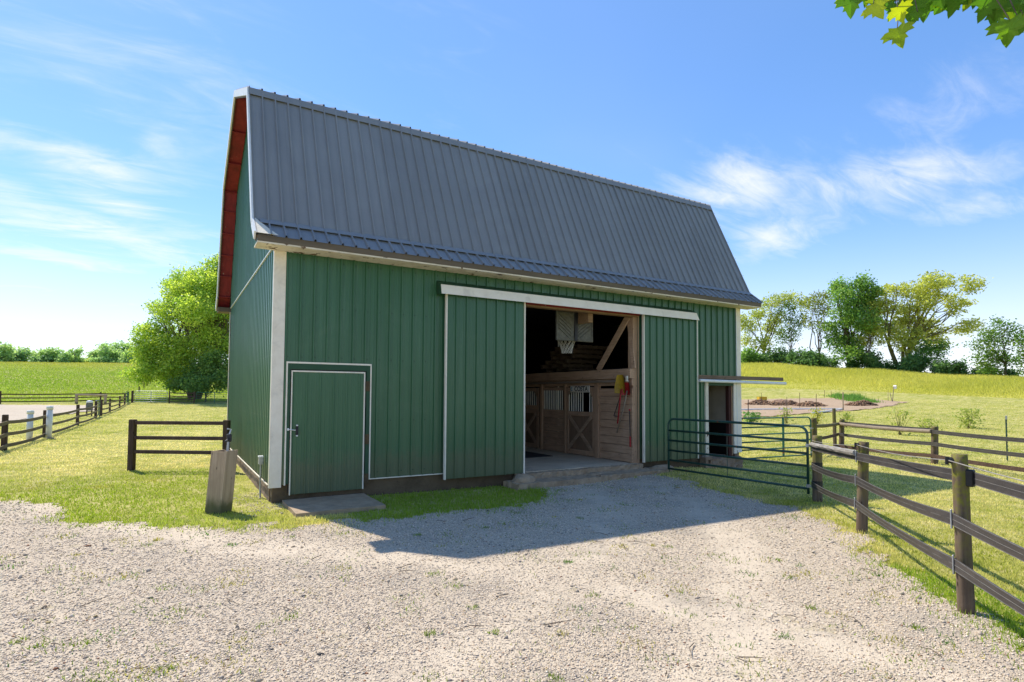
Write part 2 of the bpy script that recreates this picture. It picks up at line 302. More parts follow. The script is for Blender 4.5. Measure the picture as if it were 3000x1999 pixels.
def gravel_mat():
    m, nt, b = base_mat('gravel_mat', 0.95, 0, 0.1)
    v = nt.nodes.new('ShaderNodeTexCoord').outputs['Object']
    vo = nt.nodes.new('ShaderNodeTexVoronoi'); vo.inputs['Scale'].default_value = 85.0; nt.links.new(v, vo.inputs['Vector'])
    vc = nt.nodes.new('ShaderNodeSeparateColor'); nt.links.new(vo.outputs['Color'], vc.inputs[0])
    col = nmix(nt, nramp(nt, vc.outputs[0], 0.15, 0.85), (0.44, 0.36, 0.27), (0.58, 0.48, 0.365))
    col = nmix(nt, nramp(nt, vc.outputs[1], 0.86, 0.93), col, (0.16, 0.145, 0.135))
    at = nt.nodes.new('ShaderNodeAttribute'); at.attribute_name = 'track'
    tr = nmath(nt, 'MULTIPLY', at.outputs['Fac'], nramp(nt, nnoise(nt, v, 2.2, 5, 0.65), 0.30, 0.62))
    col = nmix(nt, nmath(nt, 'MULTIPLY', tr, 0.75), col, (0.62, 0.52, 0.40))
    big = nnoise(nt, v, 0.55, 6, 0.65)
    col = nmix(nt, nmath(nt, 'MULTIPLY', nramp(nt, big, 0.46, 0.68), 0.45), col, (0.56, 0.465, 0.345))
    col = nmix(nt, nmath(nt, 'MULTIPLY', nramp(nt, nnoise(nt, v, 0.8, 7, 0.7), 0.50, 0.66), 0.55), col, (0.33, 0.285, 0.23))
    col = nmix(nt, nmath(nt, 'MULTIPLY', nramp(nt, nnoise(nt, v, 1.4, 7, 0.72), 0.60, 0.72), 0.5), col, (0.30, 0.26, 0.12))
    nt.links.new(col, b.inputs['Base Color'])
    h = nmath(nt, 'SUBTRACT', 0.5, vo.outputs['Distance'])
    bump(nt, b, h, 0.45, 0.01)
gravel_mat()

# ------------------------------------------------------------------ terrain heights
QX, QY = -1.449, -10.288
def sst(a, b, x):
    t = np.clip((x - a) / (b - a), 0, 1); return t * t * (3 - 2 * t)
PHI = np.array([-180, -60, -30, -12, 0, 12, 50, 54, 62, 70, 76, 95, 140, 180], float)
T_R = np.array([0, 28, 45, 62, 80, 95, 125, 150, 175, 210, 400, 900.])
_L = np.array([-.05, 0, .0, .12, .6, 1.6, 4.9, 8.0, 10.2, 10.0, 6, 4])
_FLAT = np.array([-.1, -.1, -.1, -.1, 0, 0, 0, 0, 0, 0, 0, 0.])
def _right(zc): return np.array([-.12, -.24, .05, .55, 1.5, 3.1, zc, zc + .2, zc - .4, zc - 2., zc - 4, zc - 6.])
_rows = []
for ph in PHI:
    if abs(ph) >= 140: _rows.append(_FLAT)
    elif ph <= 12: _rows.append(np.where(T_R > 85, _L * {-60: .8, -30: .85, -12: .87, 0: .95, 12: 1.0}[int(ph)], _L))
    else: _rows.append(_right({50: 8.6, 54: 8.5, 62: 6.95, 70: 5.3, 76: 4.45, 95: 4.2}[int(ph)]))
T_Z = np.array(_rows)
def far_z(x, y):
    dx = x - QX; dy = y - QY; r = np.hypot(dx, dy); ph = np.degrees(np.arctan2(dx, dy))
    i = np.clip(np.searchsorted(PHI, ph, side='right') - 1, 0, len(PHI) - 2)
    t = (ph - PHI[i]) / (PHI[i + 1] - PHI[i]); t = t * t * (3 - 2 * t)
    tot = 0
    for k, w in ((.93, .25), (1., .5), (1.07, .25)):
        rr = np.clip(r * k, 0, 899)
        cols = np.array([np.interp(rr, T_R, T_Z[j]) for j in range(len(PHI))])
        idx = np.arange(cols.shape[1])
        tot = tot + w * (cols[i, idx] * (1 - t) + cols[i + 1, idx] * t)
    return tot
def near_z(x, y):
    z = -.055 - .0105 * np.clip(x, 0, 14)
    z = z + .135 * np.exp(-((x - 9.1) ** 2 / 3.6 + (y + .3) ** 2 / 1.6))
    return z + .055 * sst(0, 9, y) * (1 - sst(3, 9, x))
def GA(x, y):
    x = np.atleast_1d(np.asarray(x, float)); y = np.atleast_1d(np.asarray(y, float))
    t = sst(20, 34, np.hypot(x - QX, y - QY))
    return near_z(x, y) * (1 - t) + far_z(x, y) * t
def G(x, y): return float(GA(x, y)[0])
def hay_r(ph): return np.interp(ph, [-30, 12, 50, 61, 69, 73, 95], [79, 79, 95, 91, 84, 81, 78])

# ------------------------------------------------------------------ object helpers
ORG = {}
def thing(name, label, cat, loc=(0, 0, 0), group=None):
    o = bpy.data.objects.new(name, None); o.empty_display_size = 0.2; COL.objects.link(o)
    o.location = loc; ORG[o.name] = Vector(loc)
    o['label'] = label; o['category'] = cat
    if group: o['group'] = group
    return o
def tag(o, label=None, cat=None, group=None, kind=None):
    if label: o['label'] = label
    if cat: o['category'] = cat
    if group: o['group'] = group
    if kind: o['kind'] = kind
    return o
def link(name, me, parent=None):
    o = bpy.data.objects.new(name, me); COL.objects.link(o)
    if parent is not None: o.parent = parent
    return o
class MB:
    """collects shapes in world coordinates; build() links them as one mesh object under its parent"""
    def __init__(s): s.v = []; s.f = []; s.m = []
    def poly(s, pts, faces, mi=0):
        k = len(s.v); s.v += [tuple(p) for p in pts]; s.f += [tuple(i + k for i in f) for f in faces]; s.m += [mi] * len(faces)
        return s
    def box(s, a, b, mi=0, M=None):
        (x0, y0, z0), (x1, y1, z1) = a, b
        p = [Vector(q) for q in ((x0, y0, z0), (x1, y0, z0), (x1, y1, z0), (x0, y1, z0), (x0, y0, z1), (x1, y0, z1), (x1, y1, z1), (x0, y1, z1))]
        if M is not None: p = [M @ q for q in p]
        return s.poly(p, ((0, 3, 2, 1), (4, 5, 6, 7), (0, 1, 5, 4), (1, 2, 6, 5), (2, 3, 7, 6), (3, 0, 4, 7)), mi)
    def bbox(s, a, b, c=.004, mi=0, M=None):
        """box with chamfered edges"""
        (x0, y0, z0), (x1, y1, z1) = a, b
        c = min(c, abs(x1 - x0) * .3, abs(y1 - y0) * .3, abs(z1 - z0) * .3)
        bm = bmesh.new(); bmesh.ops.create_cube(bm, size=1)
        for v in bm.verts: v.co = Vector(((x0 + x1) / 2 + v.co.x * (x1 - x0), (y0 + y1) / 2 + v.co.y * (y1 - y0), (z0 + z1) / 2 + v.co.z * (z1 - z0)))
        bmesh.ops.bevel(bm, geom=bm.edges[:], offset=c, segments=1, affect='EDGES')
        bm.verts.ensure_lookup_table()
        pts = [v.co.copy() for v in bm.verts]
        if M is not None: pts = [M @ q for q in pts]
        s.poly(pts, [tuple(v.index for v in f.verts) for f in bm.faces], mi); bm.free(); return s
    def beam(s, a, b, w, h, up=(0, 0, 1), mi=0, c=0):
        a = Vector(a); b = Vector(b); d = (b - a); L = d.length; x = d / L
        z = Vector(up) - x * x.dot(Vector(up)); z.normalize(); y = z.cross(x)
        M = Matrix(((x.x, y.x, z.x, a.x), (x.y, y.y, z.y, a.y), (x.z, y.z, z.z, a.z), (0, 0, 0, 1)))
        if c: return s.bbox((0, -w / 2, -h / 2), (L, w / 2, h / 2), c, mi, M)
        return s.box((0, -w / 2, -h / 2), (L, w / 2, h / 2), mi, M)
    def tube(s, path, r, n=8, mi=0, caps=True, wob=0):
        path = [Vector(p) for p in path]
        rs = r if isinstance(r, (list, tuple)) else [r] * len(path)
        k = len(s.v); ref = None
        for i, p in enumerate(path):
            t = (path[min(i + 1, len(path) - 1)] - path[max(i - 1, 0)]).normalized()
            if ref is None:
                ref = Vector((0, 0, 1)) if abs(t.z) < .9 else Vector((1, 0, 0))
            u = (ref - t * t.dot(ref)).normalized(); w = t.cross(u); ref = u
            for j in range(n):
                a = 2 * math.pi * j / n; rr = rs[i] * (1 + (random.uniform(-wob, wob) if wob else 0))
                s.v.append(tuple(p + (u * math.cos(a) + w * math.sin(a)) * rr))
        for i in range(len(path) - 1):
            for j in range(n):
                a = k + i * n + j; b = k + i * n + (j + 1) % n
                s.f.append((a, b, b + n, a + n)); s.m.append(mi)
        if caps:
            s.f.append(tuple(k + j for j in reversed(range(n)))); s.f.append(tuple(k + (len(path) - 1) * n + j for j in range(n))); s.m += [mi, mi]
        return s
    def strip(s, path, hvec, th, nvec, mi=0):
        """a band: path of centre points, half height vectors, thickness along nvec"""
        pts = []
        for p, h in zip(path, hvec):
            p = Vector(p); h = Vector(h); n = Vector(nvec) * th / 2
            pts += [p - h - n, p + h - n, p + h + n, p - h + n]
        fs = []
        for i in range(len(path) - 1):
            for j in range(4):
                a = i * 4 + j; b = i * 4 + (j + 1) % 4; fs.append((a, b, b + 4, a + 4))
        e = (len(path) - 1) * 4
        fs += [(3, 2, 1, 0), (e, e + 1, e + 2, e + 3)]
        return s.poly(pts, fs, mi)
    def prism(s, pts, ext, mi=0):
        pts = [Vector(p) for p in pts]; n = len(pts); e = Vector(ext)
        return s.poly(pts + [p + e for p in pts], [tuple(reversed(range(n))), tuple(range(n, 2 * n))] + [(i, (i + 1) % n, (i + 1) % n + n, i + n) for i in range(n)], mi)
    def build(s, name, mat, parent=None, smooth=False, org=None):
        me = bpy.data.meshes.new(name)
        o = Vector((0, 0, 0))
        p = parent
        while p is not None:
            if p.name in ORG: o = ORG[p.name]; break
            p = p.parent
        me.from_pydata([(x - o.x, y - o.y, z - o.z) for x, y, z in s.v], [], s.f)
        mats = mat if isinstance(mat, (list, tuple)) else [mat]
        for q in mats: me.materials.append(MATS[q])
        if len(mats) > 1: me.polygons.foreach_set('material_index', s.m)
        if smooth: me.polygons.foreach_set('use_smooth', [smooth != 'sides' or len(f) == 4 for f in s.f])
        bm = bmesh.new(); bm.from_mesh(me); bmesh.ops.recalc_face_normals(bm, faces=bm.faces[:]); bm.to_mesh(me); bm.free()
        me.update()
        return link(name, me, parent)
def np_mesh(name, verts, faces, mat, col=None, parent=None, smooth=False):
    """verts Nx3, faces Mxk (all the same k)"""
    me = bpy.data.meshes.new(name); nv = len(verts); nf, k = faces.shape
    me.vertices.add(nv); me.vertices.foreach_set('co', np.ascontiguousarray(verts, np.float32).ravel())
    me.loops.add(nf * k); me.loops.foreach_set('vertex_index', np.ascontiguousarray(faces, np.int32).ravel())
    me.polygons.add(nf); me.polygons.foreach_set('loop_start', np.arange(0, nf * k, k, dtype=np.int32))
    if col is not None:
        a = me.attributes.new('col', 'FLOAT_COLOR', 'POINT')
        c = np.ones((nv, 4), np.float32); c[:, :3] = col; a.data.foreach_set('color', c.ravel())
    me.update(calc_edges=True)
    if smooth: me.polygons.foreach_set('use_smooth', np.ones(nf, bool))
    me.materials.append(MATS[mat])
    return link(name, me, parent)
def copy_tree(o, parent=None):
    c = o.copy(); COL.objects.link(c)
    if parent is not None: c.parent = parent
    for ch in [q for q in bpy.data.objects if q.parent == o]: copy_tree(ch, c)
    return c

# ------------------------------------------------------------------ the ground
def build_ground():
    phs = np.concatenate([np.arange(-180, -45, 9.), np.arange(-45, 100, 0.9), np.arange(100, 181, 8.)]); phs[-1] = 180
    k1 = np.concatenate([np.linspace(0.3, 16, 64), np.geomspace(16.5, 0.999 * 60, 45)])          # fixed radii
    P = np.radians(phs)
    rings = [np.full(len(phs), r) for r in k1]
    H = hay_r(phs)
    for t in np.linspace(0.08, 1, 12): rings.append(60 + (H - 60) * t)
    for t in np.geomspace(0.02, 1, 44): rings.append(H + (900 - H) * t)
    Rr = np.array(rings)
    X = QX + Rr * np.sin(P); Y = QY + Rr * np.cos(P)
    Z = GA(X.ravel(), Y.ravel()).reshape(X.shape)
    nr, nc = X.shape
    V = np.stack([X, Y, Z], -1).reshape(-1, 3)
    i = np.arange(nr - 1)[:, None]; j = np.arange(nc - 1)[None, :]
    F = np.stack([i * nc + j, i * nc + j + 1, (i + 1) * nc + j + 1, (i + 1) * nc + j], -1)
    hi = len(k1) + 11
    lawn = F[:hi].reshape(-1, 4)[:, ::-1]
    phm = (phs[:-1] + phs[1:]) / 2
    up = F[hi:]
    right = up[:, (phm > 25) & (phm < 150)].reshape(-1, 4)[:, ::-1]
    left = up[:, (phm <= 25) | (phm >= 150)].reshape(-1, 4)[:, ::-1]
    for nm, f, mt, in (('lawn', lawn, 'lawn_mat'), ('hay_field', right, 'hay_mat'), ('meadow_hill', left, 'meadow_mat')):
        u, inv = np.unique(f.ravel(), return_inverse=True)
        o = np_mesh(nm, V[u], inv.reshape(f.shape), mt, smooth=True); tag(o, kind='structure')
build_ground()

GRAVEL = [(-14, 9), (-6.0, 5.2), (-4.0, 2.98), (-3.19, 1.56), (-2.47, 0.1), (-1.75, -0.65), (-1.07, -1.18), (-0.34, -1.69), (0.21, -1.81), (0.64, -1.78), (1.13, -1.85), (1.62, -2.02), (2.07, -2.11), (2.79, -2.18), (3.61, -2.18), (4.21, -2.07), (4.85, -1.5), (5.17, -0.83), (4.95, -0.42), (8.35, -0.40),
          (8.18, -0.98), (8.44, -1.5), (8.23, -2.26), (8.01, -3.06), (7.89, -3.85), (8.0, -4.26), (7.7, -4.76), (7.3, -5.42), (6.75, -5.98), (5.76, -6.78), (4.88, -7.48), (4.41, -7.99), (4.15, -8.35), (3.9, -8.59), (2.2, -10.6), (0, -14), (-14, -16)]
_g = np.array(GRAVEL)
def sd_poly(x, y, poly):
    """signed distance, positive inside"""
    d = np.full(x.shape, 1e9); ins = np.zeros(x.shape, bool)
    for a, b in zip(poly, np.roll(poly, -1, 0)):
        e = b - a; w0 = x - a[0]; w1 = y - a[1]
        t = np.clip((w0 * e[0] + w1 * e[1]) / (e @ e), 0, 1)
        d = np.minimum(d, np.hypot(w0 - t * e[0], w1 - t * e[1]))
        c = ((a[1] > y) != (b[1] > y)); xi = (b[0] - a[0]) * (y - a[1]) / np.where(abs(b[1] - a[1]) < 1e-9, 1e-9, b[1] - a[1]) + a[0]
        ins ^= c & (x < xi)
    return np.where(ins, d, -d)
_lat = rng.random((64, 64, 2))
def vnoise(x, y, s, ch=0):
    x = np.asarray(x) * s + 100; y = np.asarray(y) * s + 100
    i = np.floor(x).astype(int); j = np.floor(y).astype(int); u = x - i; v = y - j; u = u * u * (3 - 2 * u); v = v * v * (3 - 2 * v)
    L = lambda a, b: _lat[a % 64, b % 64, ch]
    return (L(i, j) * (1 - u) + L(i + 1, j) * u) * (1 - v) + (L(i, j + 1) * (1 - u) + L(i + 1, j + 1) * u) * v
def edge_noise(x, y): return (vnoise(x, y, .9) - .5) * .5 + (vnoise(x, y, 3.3, 1) - .5) * .35 + (vnoise(x, y, 9., 0) - .5) * .22
def sheet(name, poly, cell, lift, mat, noise=1.0, bumpy=0.0):
    poly = np.array(poly, float); (x0, y0), (x1, y1) = poly.min(0) - .5, poly.max(0) + .5
    xs = np.arange(x0, x1, cell); ys = np.arange(y0, y1, cell)
    Xc, Yc = np.meshgrid(xs + cell / 2, ys + cell / 2)
    keep = sd_poly(Xc, Yc, poly) + noise * edge_noise(Xc, Yc) > 0
    jj, ii = np.nonzero(keep); n = len(xs) + 1
    f = np.stack([jj * n + ii, jj * n + ii + 1, (jj + 1) * n + ii + 1, (jj + 1) * n + ii], -1)
    u, inv = np.unique(f.ravel(), return_inverse=True)
    vx = x0 + (u % n) * cell; vy = y0 + (u // n) * cell
    vx = vx + (vnoise(vx, vy, 7.) - .5) * cell * .5; vy = vy + (vnoise(vx, vy, 7., 1) - .5) * cell * .5
    vz = GA(vx, vy) + lift + bumpy * (vnoise(vx, vy, 2.5) - .5)
    o = np_mesh(name, np.stack([vx, vy, vz], -1), inv.reshape(f.shape), mat, smooth=True)
    return tag(o, kind='structure')
TRACKS = [[(6.1, -.4), (5.2, -2.4), (3.4, -4.6), (1.0, -6.3), (-2.5, -7.6), (-8, -8.2)], [(7.6, -.4), (6.7, -3.0), (4.7, -5.6), (2.0, -7.6), (-1.5, -9.2), (-7, -10.2)], [(-4.4, 4.5), (-2.9, .6), (-.8, -2.6), (2.0, -5.4), (3.1, -8.5)]]
def track_w(x, y):
    w = np.zeros(np.shape(x))
    for tk in TRACKS:
        tk = np.array(tk)
        for a, b in zip(tk, tk[1:]):
            e = b - a; w0 = x - a[0]; w1 = y - a[1]; t = np.clip((w0 * e[0] + w1 * e[1]) / (e @ e), 0, 1)
            d = np.hypot(w0 - t * e[0], w1 - t * e[1]) + (vnoise(x, y, 1.3) - .5) * .35
            w = np.maximum(w, np.exp(-(d / .34) ** 2))
    return w
gd = sheet('gravel_drive', GRAVEL, .09, .008, 'gravel_mat')
_co = np.empty(len(gd.data.vertices) * 3, np.float32); gd.data.vertices.foreach_get('co', _co); _co = _co.reshape(-1, 3)
gd.data.attributes.new('track', 'FLOAT', 'POINT').data.foreach_set('value', track_w(_co[:, 0], _co[:, 1]).astype(np.float32))
sheet('arena_sand', [(-9.6, 31), (-9.0, 40), (-7.2, 50), (-7.6, 57), (-8.5, 61), (-16, 63), (-40, 60), (-40, 31)], .5, .05, 'sand_mat', 1.5)
SOIL = [(34.5, 19.5), (35.9, 17.6), (43.6, 18.1), (51.5, 18.0), (58, 18.6), (66, 20.2), (68, 24), (67.0, 29.6), (63, 33), (57.4, 36), (48, 36), (38, 30)]
sheet('garden_soil', SOIL, .4, .05, 'soil_mat', 1.2, .05)

# ------------------------------------------------------------------ the barn
L_, D_ = 12.06, 8.66
OV, OE = 0.376, 0.445
PITCH = 0.2286
PROF = [(-OE, 4.36), (-0.043, 4.684), (1.293, 7.533), (D_ / 2, 8.88)]          # eave, break, knee, ridge (y, z)
barn = thing('barn', 'dark green steel barn with a grey gambrel roof and open sliding doors', 'barn', (0, 0, 0))
def rib_profile(u0, u1, phase=0.0, h=.024, minor=True):
    pts = [(u0, 0)]
    k0 = math.floor((u0 - phase) / PITCH) - 1; k1 = math.ceil((u1 - phase) / PITCH) + 1
    for k in range(k0, k1 + 1):
        c = phase + k * PITCH
        q = [(c - .021, 0), (c - .011, h), (c + .011, h), (c + .021, 0)]
        if minor:
            for t in (1 / 3, 2 / 3):
                m = c + PITCH * t; q += [(m - .014, 0), (m - .007, .0035), (m + .007, .0035), (m + .014, 0)]
        pts += [p for p in q if u0 + 1e-4 < p[0] < u1 - 1e-4]
    pts.append((u1, 0)); return pts
def corr(O, ud, vd, nd, u0, u1, v0, v1, name='siding_panel', mat='green_steel', parent=None, phase=0.0, h=.030, minor=True):
    """one ribbed steel sheet; v0 and v1 are numbers or functions of u"""
    O, ud, vd, nd = Vector(O), Vector(ud), Vector(vd), Vector(nd)
    f0 = v0 if callable(v0) else (lambda u: v0); f1 = v1 if callable(v1) else (lambda u: v1)
    pr = rib_profile(u0, u1, phase, h, minor); vs = []; fs = []
    for u, d in pr:
        for vv in (f0(u), f1(u)): vs.append(O + ud * u + vd * vv + nd * d)
    for i in range(len(pr) - 1): fs.append((2 * i, 2 * i + 2, 2 * i + 3, 2 * i + 1))
    # folded edges give the sheet its thickness
    n = len(vs)
    for u, d in (pr[0], pr[-1]):
        for vv in (f0(u), f1(u)): vs.append(O + ud * u + vd * vv + nd * (d - .012))
    fs += [(0, 1, n + 1, n), (2 * len(pr) - 2, n + 2, n + 3, 2 * len(pr) - 1)]
    mb = MB(); mb.poly(vs, fs); return mb.build(name, mat, parent if parent is not None else barn)
def cuts(a, b, step=.9144, extra=(), off=0.0):
    c = {round(a, 4), round(b, 4)}
    k = a + off
    while k < b - .05:
        if k > a + .05: c.add(round(k, 4))
        k += step
    c |= {round(e, 4) for e in extra}
    return sorted(c)
def wall_panels(O, ud, nd, a, b, z0, z1, holes=(), phase=0.0, off=.9144):
    ex = [h[0] for h in holes] + [h[1] for h in holes]
    cs = cuts(a, b, .9144, ex, off)
    for i, (u0, u1) in enumerate(zip(cs, cs[1:])):
        if u1 - u0 < .03: continue
        spans = [(z0, z1)]
        for (h0, h1, hz0, hz1) in holes:
            if u0 >= h0 - 1e-3 and u1 <= h1 + 1e-3:
                new = []
                for s0, s1 in spans:
                    if hz0 > s0 + .02: new.append((s0, min(hz0, s1)))
                    if hz1 < s1 - .02: new.append((max(hz1, s0), s1))
                spans = new
        g = .0035 * (i % 2)
        for s0, s1 in spans:
            corr(Vector(O) + Vector(nd) * g, ud, (0, 0, 1), nd, u0, u1, s0, s1, phase=phase)
# front wall: small door, main opening, right doorway
MAIN0, MAIN1, MAINZ = 4.85, 8.26, 3.80
wall_panels((0, 0, 0), (1, 0, 0), (0, -1, 0), 0.10, L_ - .1, .25, 4.235,
            [(.21, 1.65, -1, 2.32), (MAIN0, MAIN1, -1, MAINZ), (10.62, 11.86, -1, 2.17)], phase=.185)
def roof_under(y):
    y = min(y, D_ - y); P = PROF
    return float(np.interp(y, [p[0] for p in P], [p[1] for p in P])) - .07
# gable walls
def gable(x, nd, ud):
    o = Vector((x, 0, 0)); u2 = (lambda u: u) if ud[1] > 0 else (lambda u: D_ - u)
    if ud[1] < 0: o.y = D_
    cs = cuts(.1, D_ - .06, .9144, (), .8144)
    for i, (u0, u1) in enumerate(zip(cs, cs[1:])):
        corr(o + Vector(nd) * .0012 * (i % 2), ud, (0, 0, 1), nd, u0, u1, .25, 4.345, phase=.18, h=.013, minor=False)
        corr(o + Vector(nd) * (.0150 + .0012 * (i % 2)), ud, (0, 0, 1), nd, u0, u1, 4.33, lambda u: roof_under(u2(u)), phase=.18, h=.013, minor=False)
gable(0, (-1, 0, 0), (0, 1, 0)); gable(L_, (1, 0, 0), (0, -1, 0))
for a, b in ((.1, 6.0), (6.0, L_ - .1)): corr((L_, D_, 0), (-1, 0, 0), (0, 0, 1), (0, 1, 0), a, b, .25, 4.235, phase=.18)
# lap flashing on the gable, screws
m = MB(); m.box((-.030, .10, 4.318), (-.001, D_ - .06, 4.338)); m.build('lap_strip', 'white_metal', barn)
m = MB()
for z in (.6, 1.38, 2.45, 3.4, 4.40, 5.3, 6.2, 7.1):
    k = .18
    while k < D_ - .1:
        if k > .12 and z < roof_under(k) - .1:
            for dk in (.05,):
                m.box((-.022 if z > 4.33 else -.010, k + dk - .009, z - .009), (-.001, k + dk + .009, z + .009))
        k += PITCH
m.build('screws', 'galvanised', barn)['kind'] = 'stuff'
m = MB()
for z in (.36, 1.30, 2.42, 3.30, 4.12):
    k = .185 + PITCH * .18
    while k < L_ - .12:
        if not ((.2 < k < 1.67 and z < 2.34) or (2.93 < k < 10.2 and z > .3 and z < 4.05) or (10.6 < k < 11.87 and z < 2.2) or (4.8 < k < 8.3)): m.box((k - .008, -.009, z - .008), (k + .008, -.001, z + .008))
        k += PITCH
m.build('screws', 'green_paint', barn)['kind'] = 'stuff'
# roof: front eave flare, steep slope, upper slope; back slopes
def slope_panels(p, q, name, step=.9144, lap=(0, 0), lift=0.0, mirror=False):
    (ya, za), (yb, zb) = p, q; d = Vector((0, yb - ya, zb - za)); Ls = d.length; d /= Ls
    nrm = Vector((0, -d.z, d.y))
    O = Vector((0, ya, za))
    if mirror:
        O.y = D_ - ya; d.y *= -1; nrm.y *= -1
    cs = cuts(-OV + .004, L_ + OV - .004, step, (), .62)
    for i, (u0, u1) in enumerate(zip(cs, cs[1:])):
        corr(O + nrm * (lift + .0045 * (i % 2)), (1, 0, 0), d, nrm, u0, u1, -lap[0], Ls + lap[1], name, 'roof_steel', phase=-.14, h=.040, minor=False)
    return O, d, nrm, Ls
E0, B0, N0, R0 = PROF
O1 = slope_panels(E0, B0, 'roof_panel', lap=(.03, 0))
O2 = slope_panels(B0, N0, 'roof_panel', lap=(.015, -.005), lift=.012)
O3 = slope_panels(N0, R0, 'roof_panel', lap=(.030, 0), lift=.030)
for p, q in ((E0, B0), (B0, N0), (N0, R0)): slope_panels(p, q, 'roof_panel', 6.6, mirror=True)
def flash(O, d, n, a, b, lift, x0=-OV, x1=L_ + OV, th=.004, name='flashing', mat='roof_steel'):
    m = MB(); pts = [O + d * a + n * lift, O + d * b + n * lift, O + d * b + n * (lift + th), O + d * a + n * (lift + th)]
    m.prism([(x0, p.y, p.z) for p in pts], (x1 - x0, 0, 0)); return m.build(name, mat, barn)
m = MB()
O_, d_, n_, L2_ = O2
for s_ in (.06, .62, 1.22, 1.82, 2.42, 2.92):
    k = -.14 + PITCH * -1
    while k < L_ + OV:
        if k > -OV + .05:
            for dk in (.045, .115):
                c = O_ + d_ * s_ + n_ * .004 + Vector((k + dk, 0, 0))
                m.poly([c + Vector((-.009, 0, 0)) - d_ * .009, c + Vector((.009, 0, 0)) - d_ * .009, c + Vector((.009, 0, 0)) + d_ * .009, c + Vector((-.009, 0, 0)) + d_ * .009, c + n_ * .010], [(0, 1, 4), (1, 2, 4), (2, 3, 4), (3, 0, 4)])
        k += PITCH
m.build('screws', 'dark_metal', barn)['kind'] = 'stuff'
flash(O1[0], O1[1], O1[2], O1[3] - .15, O1[3] + .005, .034, -OV + .10)           # strip above the flare
flash(O2[0], O2[1], O2[2], O2[3] - .17, O2[3] + .004, .046)                      # cap at the knee
m = MB(); m.prism([(-OV, D_ / 2 - .2, 8.80), (-OV, D_ / 2, 8.92), (-OV, D_ / 2 + .2, 8.80), (-OV, D_ / 2, 8.895)], (L_ + 2 * OV, 0, 0)); m.build('ridge_cap', 'roof_steel', barn)
# rake trim at both gable ends (fascia following the gambrel), soffit panels and battens beneath the overhang
full = PROF + [(D_ - y, z) for y, z in PROF[-2::-1]]
def off(pts, dz): return [(y, z - dz) for y, z in pts]
def rake_piece(x0, x1, p, q, t0, t1, name, mat):
    """a board below the roof line between p and q; t0/t1 distance below the roof, measured square to the slope"""
    (ya, za), (yb, zb) = p, q; L2 = math.hypot(yb - ya, zb - za); dy, dz = (yb - ya) / L2, (zb - za) / L2
    s = 1 if dy > 0 else 1
    ny, nz = (dz, -dy)                                   # points under the roof for left-to-right paths
    m = MB(); m.prism([(x0, ya + ny * t0, za + nz * t0), (x0, yb + ny * t0, zb + nz * t0), (x0, yb + ny * t1, zb + nz * t1), (x0, ya + ny * t1, za + nz * t1)], (x1 - x0, 0, 0))
    return m.build(name, mat, barn)
for side, (xa, xb) in enumerate(((-OV - .022, -OV + .006), (L_ + OV - .006, L_ + OV + .022))):
    for i, (p, q) in enumerate(zip(full, full[1:])):
        t0, t1 = (-.035, .11)
        rake_piece(xa - (.002 * (i % 2)), xb + .0015 * (i % 2), p, q, t0, t1, 'rake_trim', 'white_metal')
NP = {0: 1, 1: 5, 2: 3, 3: 3, 4: 5, 5: 1}
for i, (p, q) in enumerate(zip(full, full[1:])):
    for k in range(NP[i]):
        a = k / NP[i]; b = (k + 1) / NP[i]
        P = (p[0] + (q[0] - p[0]) * a, p[1] + (q[1] - p[1]) * a); Q = (p[0] + (q[0] - p[0]) * b, p[1] + (q[1] - p[1]) * b)
        rake_piece(-OV + .03, -.034, P, Q, .050 + .003 * (k % 2), .075, 'soffit_panel', 'red_paint')
        Lq = math.hypot(Q[0] - P[0], Q[1] - P[1]); e = .028 / Lq
        rake_piece(-OV + .032, -.036, (P[0] + (Q[0] - P[0]) * (1 - e), P[1] + (Q[1] - P[1]) * (1 - e)), Q, .079, .128, 'soffit_batten', 'red_paint')
    rake_piece(-OV + .006, -OV + .03, p, q, .03, .135, 'rake_board', 'fascia_brown')
    rake_piece(L_ + .036, L_ + OV - .03, p, q, .05, .075, 'soffit_panel', 'red_paint')
# white cap bent over the flare at the near corner
m = MB()
d1, n1 = O1[1], O1[2]; e0 = Vector((-OV, E0[0], E0[1]))
m.prism([e0 + n1 * .027 - d1 * .03, e0 + n1 * .027 - d1 * .03 + Vector((.34, 0, 0)), e0 + n1 * .027 + d1 * .20 + Vector((.20, 0, 0)), e0 + n1 * .027 + d1 * (O1[3] + .02) + Vector((.03, 0, 0)), e0 + n1 * .027 + d1 * (O1[3] + .03)], n1 * .004)
m.build('corner_flashing', 'white_peeling', barn)
m = MB(); m.box((-OV + .03, -OE - .012, 4.245), (L_ + OV - .03, -OE + .015, 4.352)); m.build('fascia', 'fascia_brown', barn)
k = -OV + .03; i = 0
while k < L_ + OV - .05:
    e = min(k + 2.44, L_ + OV - .03); m = MB(); m.box((k + .001, -OE - .006 + .002 * (i % 2), 4.218), (e - .001, -.004, 4.2435)); m.build('eave_soffit', 'white_peeling', barn); k = e; i += 1
m = MB(); m.box((-OV + .03, D_ + .004, 4.218), (L_ + OV - .03, D_ + OE, 4.352)); m.build('fascia', 'fascia_brown', barn)
